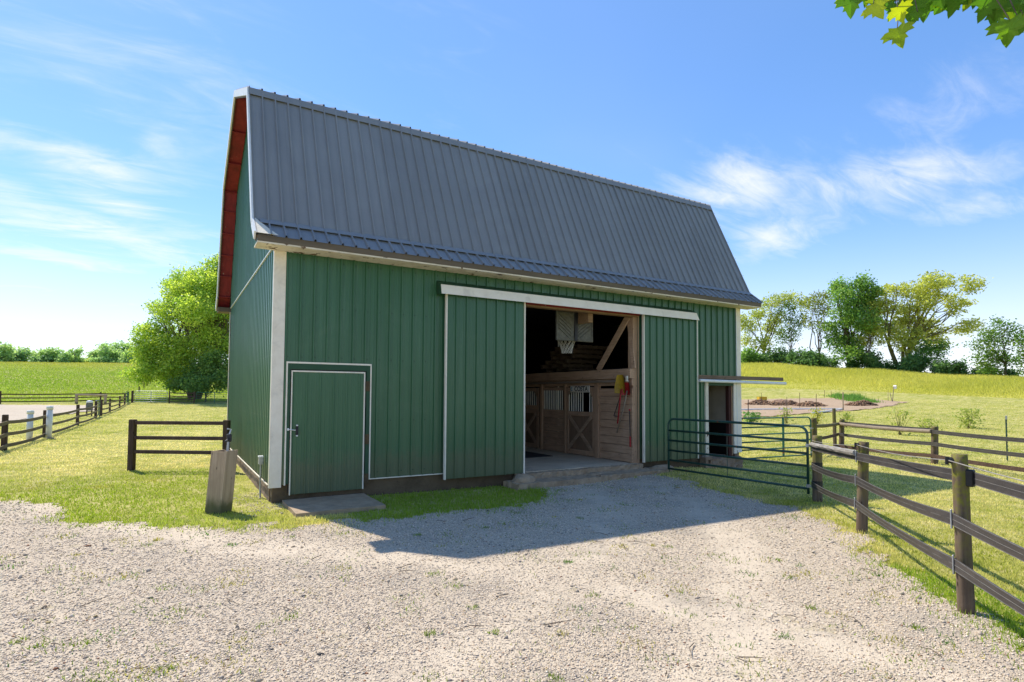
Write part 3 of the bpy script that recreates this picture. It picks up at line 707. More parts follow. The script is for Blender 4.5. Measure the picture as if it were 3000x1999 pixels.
# corner trims
def corner(x, y, sx, sy, wx, wy, z0, z1, mat='white_trim'):
    m = MB()
    a, b = sorted((x - sx * .026, x + sx * wx)); c, d = sorted((y - sy * .030, y - sy * .022))
    m.bbox((a, c, z0), (b, d, z1), .003)
    a, b = sorted((x - sx * .030, x - sx * .0222)); c, d = sorted((y - sy * .0205, y + sy * wy)); m.bbox((a, c, z0), (b, d, z1), .003)
    m.build('corner_trim', mat, barn)
corner(0, 0, 1, 1, .165, .05, .205, 4.217); corner(L_, 0, -1, 1, .15, .12, .24, 4.217); corner(0, D_, 1, -1, .12, .08, .24, 4.217); corner(L_, D_, -1, -1, .12, .1, .24, 4.217)
m = MB(); m.box((11.885, -.040, .3), (11.905, -.0305, 4.217)); m.build('trim_bead', 'white_metal', barn)
# foundation
def rough_box(a, b, step, amp, name, mat, parent, top=True):
    bm = bmesh.new(); bmesh.ops.create_cube(bm, size=1)
    for v in bm.verts: v.co = Vector([(a[i] + b[i]) / 2 + v.co[i] * (b[i] - a[i]) for i in range(3)])
    for _ in range(7):
        es = [e for e in bm.edges if e.calc_length() > step]
        if not es: break
        bmesh.ops.subdivide_edges(bm, edges=es, cuts=1, use_grid_fill=True)
    bmesh.ops.triangulate(bm, faces=bm.faces[:])
    for v in bm.verts:
        if v.co.z < a[2] + .01: continue
        v.co += Vector((random.uniform(-1, 1), random.uniform(-1, 1), random.uniform(-1, 1) * (.6 if top else .2))) * amp
    mb = MB(); bm.verts.ensure_lookup_table(); mb.poly([v.co.copy() for v in bm.verts], [tuple(v.index for v in f.verts) for f in bm.faces]); bm.free()
    return mb.build(name, mat, parent)
rough_box((.03, .025, -.4), (MAIN0 - .1, .23, .262), .4, .006, 'foundation', 'foundation_dark', barn)
rough_box((MAIN1 + .05, .025, -.5), (10.55, .23, .255), .4, .006, 'foundation', 'foundation_dark', barn)
rough_box((11.86, .03, -.5), (L_ - .03, .23, .255), .3, .008, 'foundation', 'foundation_mix', barn)
rough_box((.012, .24, -.3), (.22, D_ - .03, .268), .35, .010, 'foundation', 'foundation_mix', barn)
m = MB(); m.box((.23, D_ - .24, -.4), (L_, D_ - .03, .25)); m.box((L_ - .24, .24, -.5), (L_ - .02, D_ - .25, .25)); m.build('foundation', 'foundation_mix', barn)
m = MB(); m.box((1.655, -.034, .236), (3.30, -.004, .252)); m.build('base_trim', 'white_trim', barn)
m = MB(); m.box((-.038, .1, .238), (-.0215, D_ - .1, .256)); m.build('base_trim', 'white_trim', barn)
# floor inside
rough_box((.25, .245, -.2), (L_ - .25, D_ - .25, .155), .5, .004, 'floor', 'concrete_floor', barn)
rough_box((MAIN0 - .05, .02, -.2), (MAIN1 + .04, .244, .152), .15, .004, 'floor', 'concrete_floor', barn)
# small door, its frame and its hardware
m = MB()
m.box((.225, -.052, .26), (.270, -.006, 2.205)); m.box((1.580, -.052, .23), (1.648, -.006, 2.205)); m.box((.225, -.0525, 2.205), (1.648, -.006, 2.305))
fr = m.build('door_frame', 'green_paint', barn)
m = MB(); m.box((.2705, -.012, .10), (1.5795, -.005, 2.2045)); m.build('painted_shadow_gap', 'black_plastic', fr)  # black backing sheet paints the shadow in the gap around the door
m = MB(); m.box((.202, -.056, .24), (.2245, -.004, 2.3355)); m.build('frame_bead', 'white_trim', fr)
m = MB(); m.box((1.6485, -.056, .245), (1.671, -.004, 2.3355)); m.build('frame_bead', 'white_trim', fr)
m = MB(); m.box((.225, -.0562, 2.3055), (1.648, -.004, 2.3345)); m.build('frame_bead', 'white_trim', fr)
for z in (1.93, .97, .26):
    m = MB(); m.bbox((1.572, -.066, z - .09), (1.640, -.0526, z + .09), .003); m.tube([(1.570, -.070, z - .09), (1.570, -.070, z + .09)], .008, 6); m.build('hinge', 'hinge_rust', fr)
dr = corr((0, -.045, 0), (1, 0, 0), (0, 0, 1), (0, -1, 0), .306, 1.532, .080, 2.160, 'small_door', phase=.31, h=.012)
mm = MB(); mm.box((.30, -.0435, .08), (1.54, -.014, 2.165)); mm.build('door_core', 'green_paint', dr)
for a, b in (((.286, -.060, .070), (.3055, -.020, 2.185)), ((1.5325, -.060, .078), (1.555, -.020, 2.185)), ((.306, -.0605, 2.1605), (1.532, -.020, 2.1855))):
    m = MB(); m.bbox(a, b, .002); m.build('door_trim', 'white_trim', dr)
m = MB(); m.bbox((.372, -.075, 1.08), (.412, -.055, 1.24), .004); m.tube([(.392, -.075, 1.10), (.392, -.105, 1.12), (.392, -.105, 1.20), (.392, -.075, 1.22)], .009, 6); m.build('handle', 'dark_metal', dr)
m = MB(); m.bbox((.376, -.080, 1.235), (.408, -.060, 1.258), .003); m.bbox((.376, -.080, 1.058), (.408, -.060, 1.082), .003); m.build('handle_bolt', 'white_metal', dr)
m = MB(); m.bbox((.235, -.064, 1.16), (.265, -.0525, 1.20), .003); m.tube([(.252, -.066, 1.18), (.31, -.066, 1.172), (.372, -.066, 1.165)], .007, 6); m.build('hasp', 'white_metal', fr)
# sliding doors on their track
def sliding(x0, x1, z0, z1, ph, yy=-.125):
    d = corr((0, yy, 0), (1, 0, 0), (0, 0, 1), (0, -1, 0), x0 + .03, x1 - .03, z0, z1, 'sliding_door', phase=ph)
    m = MB(); m.box((x0 + .02, yy + .002, z0 + .02), (x1 - .02, yy + .040, z1)); m.build('door_core', 'green_paint', d)
    for xa in (x0, x1 - .030):
        m = MB(); m.bbox((xa, yy - .030, z0 - .012), (xa + .0295, yy + .042, z1), .003); m.build('door_trim', 'white_trim', d)
    return d
sliding(3.10, 4.935, .15, 3.77, 3.10); sliding(8.32, 10.22, .19, 3.77, 8.33)
m = MB(); m.prism([(2.95, -.002, 4.03), (2.95, -.21, 3.925), (2.95, -.21, 3.918), (2.95, -.002, 4.015)], (7.17, 0, 0)); hd = m.build('track_cover', 'green_paint', barn)
m = MB()
m.poly([(2.955, -.212, 3.922), (10.115, -.212, 3.922), (10.17, -.255, 3.735), (2.955, -.255, 3.735), (2.955, -.205, 3.922), (10.115, -.205, 3.922), (10.17, -.247, 3.735), (2.955, -.247, 3.735)],
       [(0, 1, 2, 3), (4, 7, 6, 5), (0, 4, 5, 1), (1, 5, 6, 2), (2, 6, 7, 3), (3, 7, 4, 0)])
m.poly([(10.116, -.21, 3.922), (10.17, -.25, 3.735), (10.17, -.02, 3.735), (10.116, -.02, 3.922)], [(0, 1, 2, 3)])
m.build('track_fascia', 'white_trim', barn)
m = MB(); m.prism([(2.948, -.002, 4.03), (2.948, -.212, 3.922), (2.948, -.255, 3.735), (2.948, -.06, 3.735)], (.006, 0, 0)); m.build('track_end', 'green_paint', barn)
m = MB(); m.tube([(3.0, -.125, 3.80), (10.1, -.125, 3.80)], .022, 8); m.build('track_rail', 'galvanised', barn)
# opening: red header board, timber under it, jamb posts
m = MB(); m.bbox((4.80, -.060, 3.735), (8.30, -.012, 3.865), .004); m.build('header_board', 'red_paint', barn)
m = MB(); m.bbox((4.82, -.010, 3.70), (8.28, .16, 3.80), .004); m.build('header_beam', 'beam_x', barn)
for a, b in (((8.14, .03, .12), (8.30, .21, 4.2)), ((4.66, .03, .12), (4.84, .21, 4.2))):
    m = MB(); m.bbox(a, b, .005); m.build('door_post', 'plank_z', barn)
m = MB(); m.bbox((8.262, -.012, .16), (8.302, .028, 3.74), .003); m.build('jamb_board', 'plank_z', barn)
# right doorway
m = MB(); m.bbox((10.615, -.048, .20), (10.665, -.004, 2.165), .003); m.bbox((10.668, -.044, .20), (10.735, -.004, 2.165), .003); m.build('doorway_trim', 'white_peeling', barn)
m = MB(); m.bbox((11.755, -.046, .22), (11.868, -.004, 2.165), .003); m.build('doorway_trim', 'white_trim', barn)
m = MB(); m.bbox((10.738, -.040, 2.065), (11.752, -.004, 2.165), .003); m.build('doorway_header', 'green_paint', barn)
m = MB(); m.bbox((10.738, .002, .17), (10.775, .10, 2.063), .003); m.bbox((11.715, .002, .17), (11.752, .10, 2.063), .003); m.build('doorway_jamb', 'plank_z', barn)
m = MB(); m.bbox((11.610, .012, .15), (11.714, .12, 2.063), .003); m.build('jamb_board', 'dark_red', barn)
m = MB(); m.box((11.80, .25, 1.08), (11.835, 3.2, 2.7)); m.build('plaster_panel', 'plaster_beige', barn)
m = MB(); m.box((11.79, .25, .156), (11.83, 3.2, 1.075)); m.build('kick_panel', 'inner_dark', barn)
m = MB(); m.bbox((10.30, -.095, 2.235), (13.90, -.050, 2.335), .004); m.build('side_track_board', 'track_wood', barn)
m = MB(); m.tube([(10.30, -.125, 2.185), (13.95, -.125, 2.160)], .042, 10); m.build('side_track_rail', 'white_metal', barn)
# rough sills
rough_box((10.55, -.16, -.4), (11.93, .25, .145), .10, .022, 'sill', 'foundation_mix', barn)
m = MB()
for a, b in (((10.40, -.22, -.3), (10.66, -.02, .03)), ((10.40, -.22, .13), (10.66, -.02, .20)), ((10.40, -.22, .03), (10.48, -.02, .13)), ((10.59, -.22, .03), (10.66, -.02, .13))): m.box(a, b)
m.build('concrete_block', 'foundation_mix', barn)
rough_box((4.48, -.62, -.45), (6.62, -.06, .015), .12, .020, 'apron_slab', 'concrete', barn)
rough_box((6.64, -.58, -.45), (8.70, -.06, .040), .12, .020, 'apron_slab', 'concrete', barn)
rough_box((4.90, -.15, -.3), (6.60, .02, .135), .10, .014, 'door_step', 'concrete', barn)
rough_box((6.62, -.13, -.3), (8.30, .02, .145), .10, .014, 'door_step', 'concrete', barn)
def boulder(c, r, mat, name, parent, seed):
    bm = bmesh.new(); bmesh.ops.create_icosphere(bm, subdivisions=2, radius=1); rr = random.Random(seed)
    for v in bm.verts: v.co = Vector((v.co.x * r[0], v.co.y * r[1], v.co.z * r[2])) * (1 + rr.uniform(-.1, .1)) + Vector(c)
    mb = MB(); bm.verts.ensure_lookup_table(); mb.poly([v.co.copy() for v in bm.verts], [tuple(v.index for v in f.verts) for f in bm.faces]); bm.free()
    return mb.build(name, mat, parent)
boulder((4.78, -.36, .03), (.26, .19, .15), 'concrete', 'door_stop', barn, 3)
boulder((6.72, -.30, .0), (.26, .12, .07), 'concrete', 'door_stop', barn, 5)
boulder((8.75, -.30, -.02), (.38, .20, .15), 'concrete', 'door_stop', barn, 4)
# stall front along x = 8.12
XS = 8.12
for k in range(9):
    z0 = .165 + k * .2; m = MB(); dx = random.uniform(-.004, .004)
    m.bbox((XS + dx, .04, z0 + .004), (XS + .04 + dx, 1.275, z0 + .196), .004); m.build('plank', 'plank_y', barn)
for a, b in ((1.28, 1.43), (2.70, 2.79), (3.90, 4.02), (5.35, 5.45), (7.0, 7.1)):
    m = MB(); m.bbox((XS - .05, a, .155), (XS + .06, b, 2.19), .005); m.build('stall_post', 'plank_z', barn)
def xdoor(y0, y1, gaps=()):
    m = MB(); m.box((XS + .005, y0 + .02, .19), (XS + .03, y1 - .02, 1.28)); d = m.build('stall_door', 'door_dark', barn)
    for a, b in (((XS - .030, y0, .17), (XS + .004, y0 + .10, 2.0)), ((XS - .030, y1 - .10, .17), (XS + .004, y1, 2.0))):
        m = MB(); m.bbox(a, b, .003); m.build('stile', 'plank_z', d)
    for z0, z1, mt in ((.17, .30, 'plank_y'), (1.22, 1.34, 'plank_y'), (1.90, 2.0, 'plank_y')):
        m = MB(); m.bbox((XS - .028, y0 + .101, z0), (XS + .004, y1 - .101, z1), .003); m.build('door_rail', mt, d)
    for (ya, za, yb, zb), dd in (((y0 + .12, .31, y1 - .12, 1.21), .006), ((y0 + .12, 1.21, y1 - .12, .31), .030)):
        m = MB(); m.beam((XS - .012 - dd, ya, za), (XS - .012 - dd, yb, zb), .10, .024, (1, 0, 0), c=.002); m.build('x_brace', 'plank_diag', d)
    n = int((y1 - y0 - .26) / .098)
    for k in range(n + 1):
        if k in gaps: continue
        y = y0 + .13 + k * (y1 - y0 - .26) / n
        m = MB(); m.tube([(XS - .008, y, 1.345), (XS - .008, y, 1.895)], .014, 6); m.build('bar', 'sign_white', d)
    for s, yc in ((1, y0 + .10), (-1, y1 - .10)):
        m = MB(); m.prism([(XS - .034, yc, 1.90), (XS - .034, yc + s * .14, 1.90), (XS - .034, yc, 1.74)], (.008, 0, 0)); m.build('gusset', 'plank_diag', d)
    return d
xdoor(1.435, 2.695, gaps=(2, 3)); d2 = xdoor(4.125, 5.345); xdoor(5.46, 6.98)
m = MB(); m.bbox((XS - .032, 4.14, 1.345), (XS - .02, 4.90, 1.47), .003); m.build('patch_board', 'plank_fresh', d2)
for y0, y1 in ((2.795, 3.895),):
    for k in range(6):
        z0 = .165 + k * .19; m = MB(); dx = random.uniform(-.006, .006); m.bbox((XS + dx, y0, z0 + .004), (XS + .035 + dx, y1, z0 + .186), .004); m.build('plank', 'plank_y', barn)
    m = MB(); m.bbox((XS - .01, y0, 1.305), (XS + .04, y1, 1.36), .003); m.build('plank', 'plank_y', barn)
    m = MB(); m.bbox((XS - .01, y0, 1.92), (XS + .04, y1, 2.01), .003); m.build('plank', 'plank_y', barn)
    for k in range(12):
        y = y0 + .05 + k * (y1 - y0 - .1) / 11
        m = MB(); m.tube([(XS + .01, y, 1.36), (XS + .01, y, 1.92)], .013, 6); m.build('bar', 'sign_white', barn)
m = MB(); m.bbox((XS - .09, .02, 2.20), (XS + .05, D_ - .3, 2.44), .006); m.build('stall_beam', 'plank_y', barn)
m = MB(); m.bbox((XS - .02, .02, 2.03), (XS + .03, D_ - .3, 2.195), .004); m.build('stall_beam', 'plank_y', barn)
m = MB(); m.tube([(XS - .13, .05, 2.135), (XS - .13, D_ - .5, 2.135)], .030, 8); m.build('stall_rail', 'rail_light', barn)
m = MB(); m.beam((XS - .02, 1.30, 2.44), (XS - .02, .16, 3.72), .16, .05, (1, 0, 0), c=.004); m.build('brace', 'plank_y', barn)
m = MB(); m.beam((XS + .035, .02, 2.44), (XS + .035, .20, 3.75), .12, .04, (1, 0, 0), c=.004); m.build('brace', 'plank_y', barn)
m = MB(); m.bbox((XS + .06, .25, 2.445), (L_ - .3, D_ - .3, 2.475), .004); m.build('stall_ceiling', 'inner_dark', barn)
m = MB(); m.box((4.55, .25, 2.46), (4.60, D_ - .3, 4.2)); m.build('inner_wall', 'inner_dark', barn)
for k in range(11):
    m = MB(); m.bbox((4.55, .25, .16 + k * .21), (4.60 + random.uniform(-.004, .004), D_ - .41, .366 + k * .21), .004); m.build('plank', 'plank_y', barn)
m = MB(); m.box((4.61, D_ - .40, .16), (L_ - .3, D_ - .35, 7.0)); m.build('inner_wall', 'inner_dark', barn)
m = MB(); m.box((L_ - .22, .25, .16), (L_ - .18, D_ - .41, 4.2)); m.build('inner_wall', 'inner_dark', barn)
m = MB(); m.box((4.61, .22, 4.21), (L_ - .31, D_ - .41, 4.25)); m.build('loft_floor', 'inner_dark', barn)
# ------------------------------------------------------------------ things in and on the barn
t = thing('basketball_hoop', 'grey ribbed basketball backboard with white net hanging in the open barn doorway', 'hoop', (6.8, .6, 3.07))
m = MB(); m.bbox((6.26, .60, 3.08), (7.34, .64, 3.78), .02); bb = m.build('backboard', 'backboard_grey', t)
m = MB()
for cx, s in ((6.53, 1), (7.07, -1)):
    for k in range(-3, 4):
        z = 3.42 + k * .085
        m.beam((cx - .20 * s, .588, z + .13), (cx + .16 * s, .588, z - .13), .026, .030, (0, 1, 0)) if k > -3 and k < 3 else None
    m.box((cx - .25, .584, 3.10), (cx + .25, .5995, 3.125)); m.box((cx - .25, .584, 3.735), (cx + .25, .5995, 3.76)); m.box((cx - .25, .584, 3.14), (cx + .25, .5995, 3.155))
m.box((6.26, .580, 3.08), (6.285, .5995, 3.78)); m.box((7.315, .580, 3.08), (7.34, .5995, 3.78))
m.build('backboard_ribs', 'backboard_grey', t)
m = MB(); m.bbox((6.785, .572, 3.085), (6.875, .5995, 3.775), .004); m.box((6.78, .56, 3.16), (6.83, .58, 3.40)); m.build('bracket_and_gap', 'dark_metal', t)  # tall dark strip paints the dark gap between board halves; small box is the bracket
m = MB(); m.bbox((6.87, .17, 3.50), (7.01, .56, 3.86), .004); m.build('hanger_block', 'beam_x', t)
rc = Vector((6.80, .92, 3.14)); m = MB()
m.tube([rc + Vector((math.cos(a) * .23, math.sin(a) * .23, 0)) for a in np.linspace(0, 2 * math.pi, 25)], .010, 6, caps=False); m.beam((6.8, .64, 3.14), (6.8, .70, 3.14), .12, .04); m.build('rim', 'dark_metal', t)
m = MB(); rows = [(0, .23), (.09, .185), (.18, .15), (.26, .13), (.33, .12)]
for k in range(12):
    for sg in (1, -1):
        m.tube([rc + Vector((math.cos(2 * math.pi * (k + sg * j * .5) / 12) * r, math.sin(2 * math.pi * (k + sg * j * .5) / 12) * r, -z)) for j, (z, r) in enumerate(rows)], .0065, 4)
m.build('net', 'net_white', t)
# sign with its lettering
t = thing('name_sign', 'small white stall sign with black capital letters above the nearer stall door', 'sign', (XS, 2.05, 1.86))
m = MB(); m.bbox((XS - .062, 1.62, 1.86), (XS - .040, 2.47, 2.045), .006); bd = m.build('board', 'sign_white', t)
m = MB()
for a, b in (((1.64, 1.872), (2.45, 1.880)), ((1.64, 2.026), (2.45, 2.034)), ((1.632, 1.872), (1.640, 2.034)), ((2.45, 1.872), (2.458, 2.034))): m.box((XS - .0655, a[0], a[1]), (XS - .0622, b[0], b[1]))
m.build('border', 'sign_black', t)
cu = bpy.data.curves.new('lettering', 'FONT'); cu.body = 'COSTA'; cu.size = .175; cu.extrude = .002; cu.align_x = 'CENTER'; cu.align_y = 'CENTER'; cu.offset = .0035
to = bpy.data.objects.new('lettering', cu); COL.objects.link(to)
me = bpy.data.meshes.new_from_object(to.evaluated_get(bpy.context.evaluated_depsgraph_get())); bpy.data.objects.remove(to)
me.materials.clear(); me.materials.append(MATS['sign_black'])
lt = link('lettering', me, t)
lt.matrix_local = Matrix.Translation(Vector((-.0655, -.075, .0925))) @ Matrix(((0, 0, -1, 0), (-1.02, 0, 0, 0), (0, 1, 0, 0), (0, 0, 0, 1)))
m = MB(); c0 = Vector((XS - .0645, 2.385, 1.9525))
ring = [(math.cos(a) * r, math.sin(a) * r2) for a, r, r2 in [(x, .045, .055) for x in np.linspace(.7, 5.6, 14)] + [(x, .022, .028) for x in np.linspace(5.6, .7, 14)]]
n = len(ring) // 2
for i in range(n - 1):
    q = [ring[i], ring[i + 1], ring[len(ring) - 2 - i], ring[len(ring) - 1 - i]]
    m.prism([(c0.x, c0.y - a, c0.z + b) for a, b in q], (-.002, 0, 0))
m.build('emblem', 'sign_blue', t)
# scoops and tools hung at the stall front
def scoop(name, label, y, z, col, hcol, hend, w=.30, h=.42, tilt=0.0, x=XS - .19):
    t = thing(name, label, 'shovel', (x, y, z)); m = MB(); vs = []; fs = []
    nu, nv = 7, 7
    for i in range(nv):
        b = i / (nv - 1); ww = w * (.72 + .28 * math.sin(math.pi * min(b + .35, 1) * .9)) * (1 if b < .8 else (1 - (b - .8) * 1.6))
        for j in range(nu):
            a = j / (nu - 1) - .5
            vs.append((x + .10 * (1 - (2 * a) ** 2) * (1.0 - .6 * b) - .05 + .03 * b, y + a * ww + tilt * b * h, z + b * h))
    for i in range(nv - 1):
        for j in range(nu - 1): fs.append((i * nu + j, i * nu + j + 1, (i + 1) * nu + j + 1, (i + 1) * nu + j))
    k = len(vs); vs += [(a - .014, b, c) for a, b, c in vs]
    fs += [tuple(k + i for i in reversed(f)) for f in fs]
    m.poly(vs, fs)
    for j in range(nu - 1): m.poly([vs[j], vs[j + 1], vs[k + j + 1], vs[k + j]], [(0, 1, 2, 3)])
    m.build('blade', col, t, smooth=True)
    m = MB(); m.tube([(x - .01, y, z + .10), (x - .01, y + (hend[0] - y) * .3, z + (hend[1] - z) * .3), (x - .01, hend[0], hend[1])], .017, 8); m.build('handle', hcol, t, smooth=True)
    return t
scoop('scoop_shovel', 'yellow plastic scoop hung blade up on the stall rail with red handle', .22, 1.84, 'yellow_plastic', 'red_plastic', (.35, 1.10), .36, .45, .03)
scoop('scoop_shovel', 'red plastic scoop with a pale wooden handle behind the yellow scoop', .07, 1.80, 'red_plastic', 'rail_light', (.44, .87), .28, .30, 0, XS - .13)
t = thing('garden_rake', 'thin dark metal rake hanging left of the yellow scoop', 'rake', (XS - .1, .5, 1.3))
m = MB(); m.tube([(XS - .10, .34, 1.80), (XS - .08, .62, 1.28)], .010, 6); m.build('handle', 'dark_metal', t)
m = MB(); m.tube([(XS - .08, .62, 1.28), (XS - .085, .42, 1.265)], .008, 6)
for k in range(6): m.tube([(XS - .082, .60 - k * .034, 1.277), (XS - .082, .60 - k * .034, 1.235)], .004, 4)
m.build('tines', 'dark_metal', t)
t = thing('pole_tool', 'black pole with red ends hung beside the barn door post', 'tool', (XS - .05, .05, .55))
m = MB(); m.tube([(XS - .06, .07, 1.42), (XS - .06, .055, .80)], .012, 6); m.build('shaft', 'black_plastic', t)
m = MB(); m.tube([(XS - .06, .055, .80), (XS - .06, .05, .55)], .020, 8); m.build('grip', 'red_plastic', t)
m = MB(); m.tube([(XS - .06, .07, 1.42), (XS - .06, .07, 1.46)], .022, 8); m.build('cap', 'red_plastic', t)
m = MB(); m.bbox((XS - .17, .02, 2.13), (XS - .15, .09, 2.26), .003); o = m.build('paper_tag', 'sign_white'); tag(o, 'small pale paper tag stuck on the end of the stall rail', 'tag')
t = MB().box((0, 0, 0), (.1, .1, .1))
m = MB(); m.bbox((5.6, 2.2, .157), (7.3, 4.4, .172), .004); o = m.build('rubber_mat', 'rubber'); tag(o, 'black rubber mat lying on the aisle floor inside the barn', 'mat')
# pallets on the stall ceiling
for i, (x, y, w, a) in enumerate([(8.75, 3.95, 1.2, .02), (8.70, 4.15, 1.2, .05), (8.78, 4.05, 1.2, -.03), (8.80, 3.75, 1.25, .04), (8.72, 3.7, 1.25, -.02), (8.85, 3.6, 1.2, .03)]):
    z = 2.478 + i * .135
    t = thing('pallet', ['splintered pallet at the bottom of the stack on the stall ceiling', 'second pallet up from the bottom of the dark stack', 'third pallet up in the dark stack above the stalls', 'fourth pallet up, set back from the three below', 'pallet lying just under the topmost of the stack', 'topmost pallet of the stack above the stalls, near the net'][i], 'pallet', (x, y, z), 'pallets stacked above the stalls')
    for yy in (-.6, -.06, .48):
        m = MB(); m.bbox((x - .1, y + yy, z + .018), (x + 1.05, y + yy + .10, z + .105), .003); m.build('stringer', 'pallet_wood', t)
    for k in range(6):
        m = MB(); xx = x - .1 + k * .21 + random.uniform(-.01, .01); m.bbox((xx, y - .62 + a, z + .106), (xx + .12, y + .60 + a, z + .124), .002); m.build('deck_board', 'pallet_wood', t)
    for k in range(3):
        m = MB(); xx = x - .1 + k * .51; m.bbox((xx, y - .61, z), (xx + .10, y + .60, z + .017), .002); m.build('bottom_board', 'pallet_wood', t)
# outlet box on the gable
t = thing('outlet_box', 'small grey electrical box with pipe on the green gable wall', 'electrical box', (-.05, .70, -.1))
m = MB(); m.bbox((-.105, .65, .53), (-.030, .76, .67), .006); m.build('box', 'galvanised', t)
m = MB(); m.bbox((-.112, .645, .655), (-.030, .765, .680), .004); m.build('lid', 'white_metal', t)
m = MB(); m.tube([(-.068, .70, .53), (-.068, .70, .1), (-.066, .67, -.10)], .016, 8); m.build('conduit', 'galvanised', t)
# slab in front of the small door
o = rough_box((.18, -1.30, -.30), (1.56, -.045, .0), .22, .004, 'door_slab', 'concrete', None); tag(o, 'flat concrete slab on the ground before the small door', 'slab')
# hydrant box post
def box_post():
    bx, by = -.795, -.335; g = G(bx, by)
    t = thing('hydrant_post', 'weathered square wooden post box standing on grass by the barn corner', 'post', (bx, by, g))
    A = math.radians(-41); u = Vector((math.cos(A), math.sin(A), 0)); w = Vector((-u.y, u.x, 0)); h = .12
    top = .95; lean = Vector((.075, .01, 0))
    for k, (n, s) in enumerate(((u, w), (w, -u), (-u, -w), (-w, u))):
        m = MB(); e = h - (.014 if k % 2 else -.014)
        p0 = Vector((bx, by, g - .1)) + n * h; q = []
        for z in (0, 1):
            for a, b in ((-e, -.013), (e, -.013), (e, .013), (-e, .013)):
                q.append(p0 + s * a * (1 if z == 0 else 1.0) + n * b + (Vector((0, 0, top + .1 - .01 * (k % 2))) + lean if z else Vector((0, 0, 0))))
        m.poly(q, [(3, 2, 1, 0), (4, 5, 6, 7), (0, 1, 5, 4), (1, 2, 6, 5), (2, 3, 7, 6), (3, 0, 4, 7)]); m.build('board', 'box_wood', t)
    c = Vector((bx, by, g)) + lean
    t2 = thing('yard_hydrant', 'metal yard hydrant standing up out of the wooden post box', 'hydrant', (c.x + .03, c.y + .03, g))
    m = MB(); m.tube([(c.x + .01, c.y + .03, g + .1), (c.x + .05, c.y + .05, g + 1.12)], .019, 8); m.build('pipe', 'galvanised', t2)
    m = MB(); m.bbox((c.x + .025, c.y + .02, g + 1.08), (c.x + .095, c.y + .085, g + 1.20), .012); m.tube([(c.x + .05, c.y + .02, g + 1.12), (c.x + .0, c.y - .06, g + 1.09)], .018, 8); m.build('head', 'dark_metal', t2)
    m = MB(); m.tube([(c.x + .06, c.y + .05, g + 1.19), (c.x + .085, c.y + .06, g + 1.27), (c.x + .03, c.y + .02, g + 1.285)], .012, 6); m.build('handle', 'galvanised', t2)
box_post()

# ------------------------------------------------------------------ gates
RH = Vector((0.8584, -0.5130, 0)).normalized()
def gate(name, label, a, b, h, rails, mat, z0, braces=(.55,), r=.024, group=None, leanv=0.0, flat=True, gap=None):
    """tube gate from hinge-side point b to latch-side point a (x, y); rails are heights"""
    A = Vector((a[0], a[1], z0)); B = Vector((b[0], b[1], z0 if gap is None else gap)); X = (B - A); Lg = X.length; X /= Lg
    t = thing(name, label, 'gate', (B.x, B.y, B.z), group); Zv = Vector((0, 0, 1)); N = X.cross(Zv)
    at = lambda s, z: A + X * s + Zv * z
    c = .16; m = MB()
    path = [at(0, 0), at(0, h - c)] + [at(c - c * math.cos(q), h - c + c * math.sin(q)) for q in (.4, .8, 1.2)] + [at(c, h)]
    path += [at(Lg - c, h)] + [at(Lg - c + c * math.sin(q), h - c + c * math.cos(q)) for q in (.4, .8, 1.2)] + [at(Lg, h - c), at(Lg, 0)]
    m.tube(path, r * 1.08, 8); m.build('frame', mat, t, smooth=True)
    for z in rails:
        m = MB(); m.tube([at(.0, z), at(Lg, z)], r, 8); m.build('rail', mat, t, smooth=True)
    for s in braces:
        m = MB()
        if flat: m.beam(at(s * Lg, rails[-1]) + N * .002, at(s * Lg, h) + N * .002, .055, .050, N, c=.004)
        else: m.tube([at(s * Lg, rails[-1]) - N * .026, at(s * Lg, rails[1] + .02) - N * .026, at(s * Lg, rails[0]) - N * .026], .007, 6)
        m.build('brace', mat, t)
    for z in (h * .72, h * .12):
        m = MB(); m.tube([at(Lg, z - .03), at(Lg, z + .03)], r * 1.5, 8); m.tube([at(Lg, z), at(Lg + .13, z)], .011, 6); m.build('hinge', 'galvanised', t)
    return t
gate('tube_gate', 'dark green tube gate swung open between the barn doors and the nearest fence', (8.72, -.55), (8.98, -3.84), 1.275, (1.0, .765, .53, .30, .10), 'gate_green', -.035, (.47,), .024, flat=False, gap=-.06)
gate('tube_gate', 'lighter green tube gate with wide centre brace standing open on the grass', (13.2, .95), (16.55, .72), 1.30, (1.02, .80, .57, .34, .08), 'gate_bright_green', -.19, (.60,), .022)
# ------------------------------------------------------------------ posts and rails
def round_post(parent, x, y, z, h, r, lean=0.0, mat='post_wood', n=10, name='post', tuft=False):
    base = Vector((x, y, z - .15)); top = Vector((x, y, z + h)) + RH * lean
    path = [base + (top - base) * k for k in (0, .15, .35, .55, .75, .95, 1.0)]
    rs = [r * 1.05, r * 1.04, r * 1.02, r, r * .985, r * .97, r * .93]
    m = MB(); m.tube(path, rs, n, wob=.025); return m.build(name, mat, parent, smooth='sides')
def sag_path(a, b, sag, n=9): return [a.lerp(b, k / n) - Vector((0, 0, sag * 4 * (k / n) * (1 - k / n))) for k in range(n + 1)]
def band(parent, a, b, hh, sag, nv, name='rail', mat='black_band', lines=True, th=.010, twist=0.0):
    p = sag_path(a, b, sag); hv = [Vector((0, 0, hh)) + Vector(nv) * twist * math.sin(math.pi * k / 9) for k in range(10)]
    m = MB(); m.strip(p, hv, th, nv); o = m.build(name, mat, parent)
    if lines:
        for f in (-.93, 0.0, .93):
            m = MB(); m.strip([q + h * f for q, h in zip(p, hv)], [Vector((0, 0, .0030 if f else .0022))] * 10, th + .004, nv); m.build('wire_line', 'band_line', o)
    return o
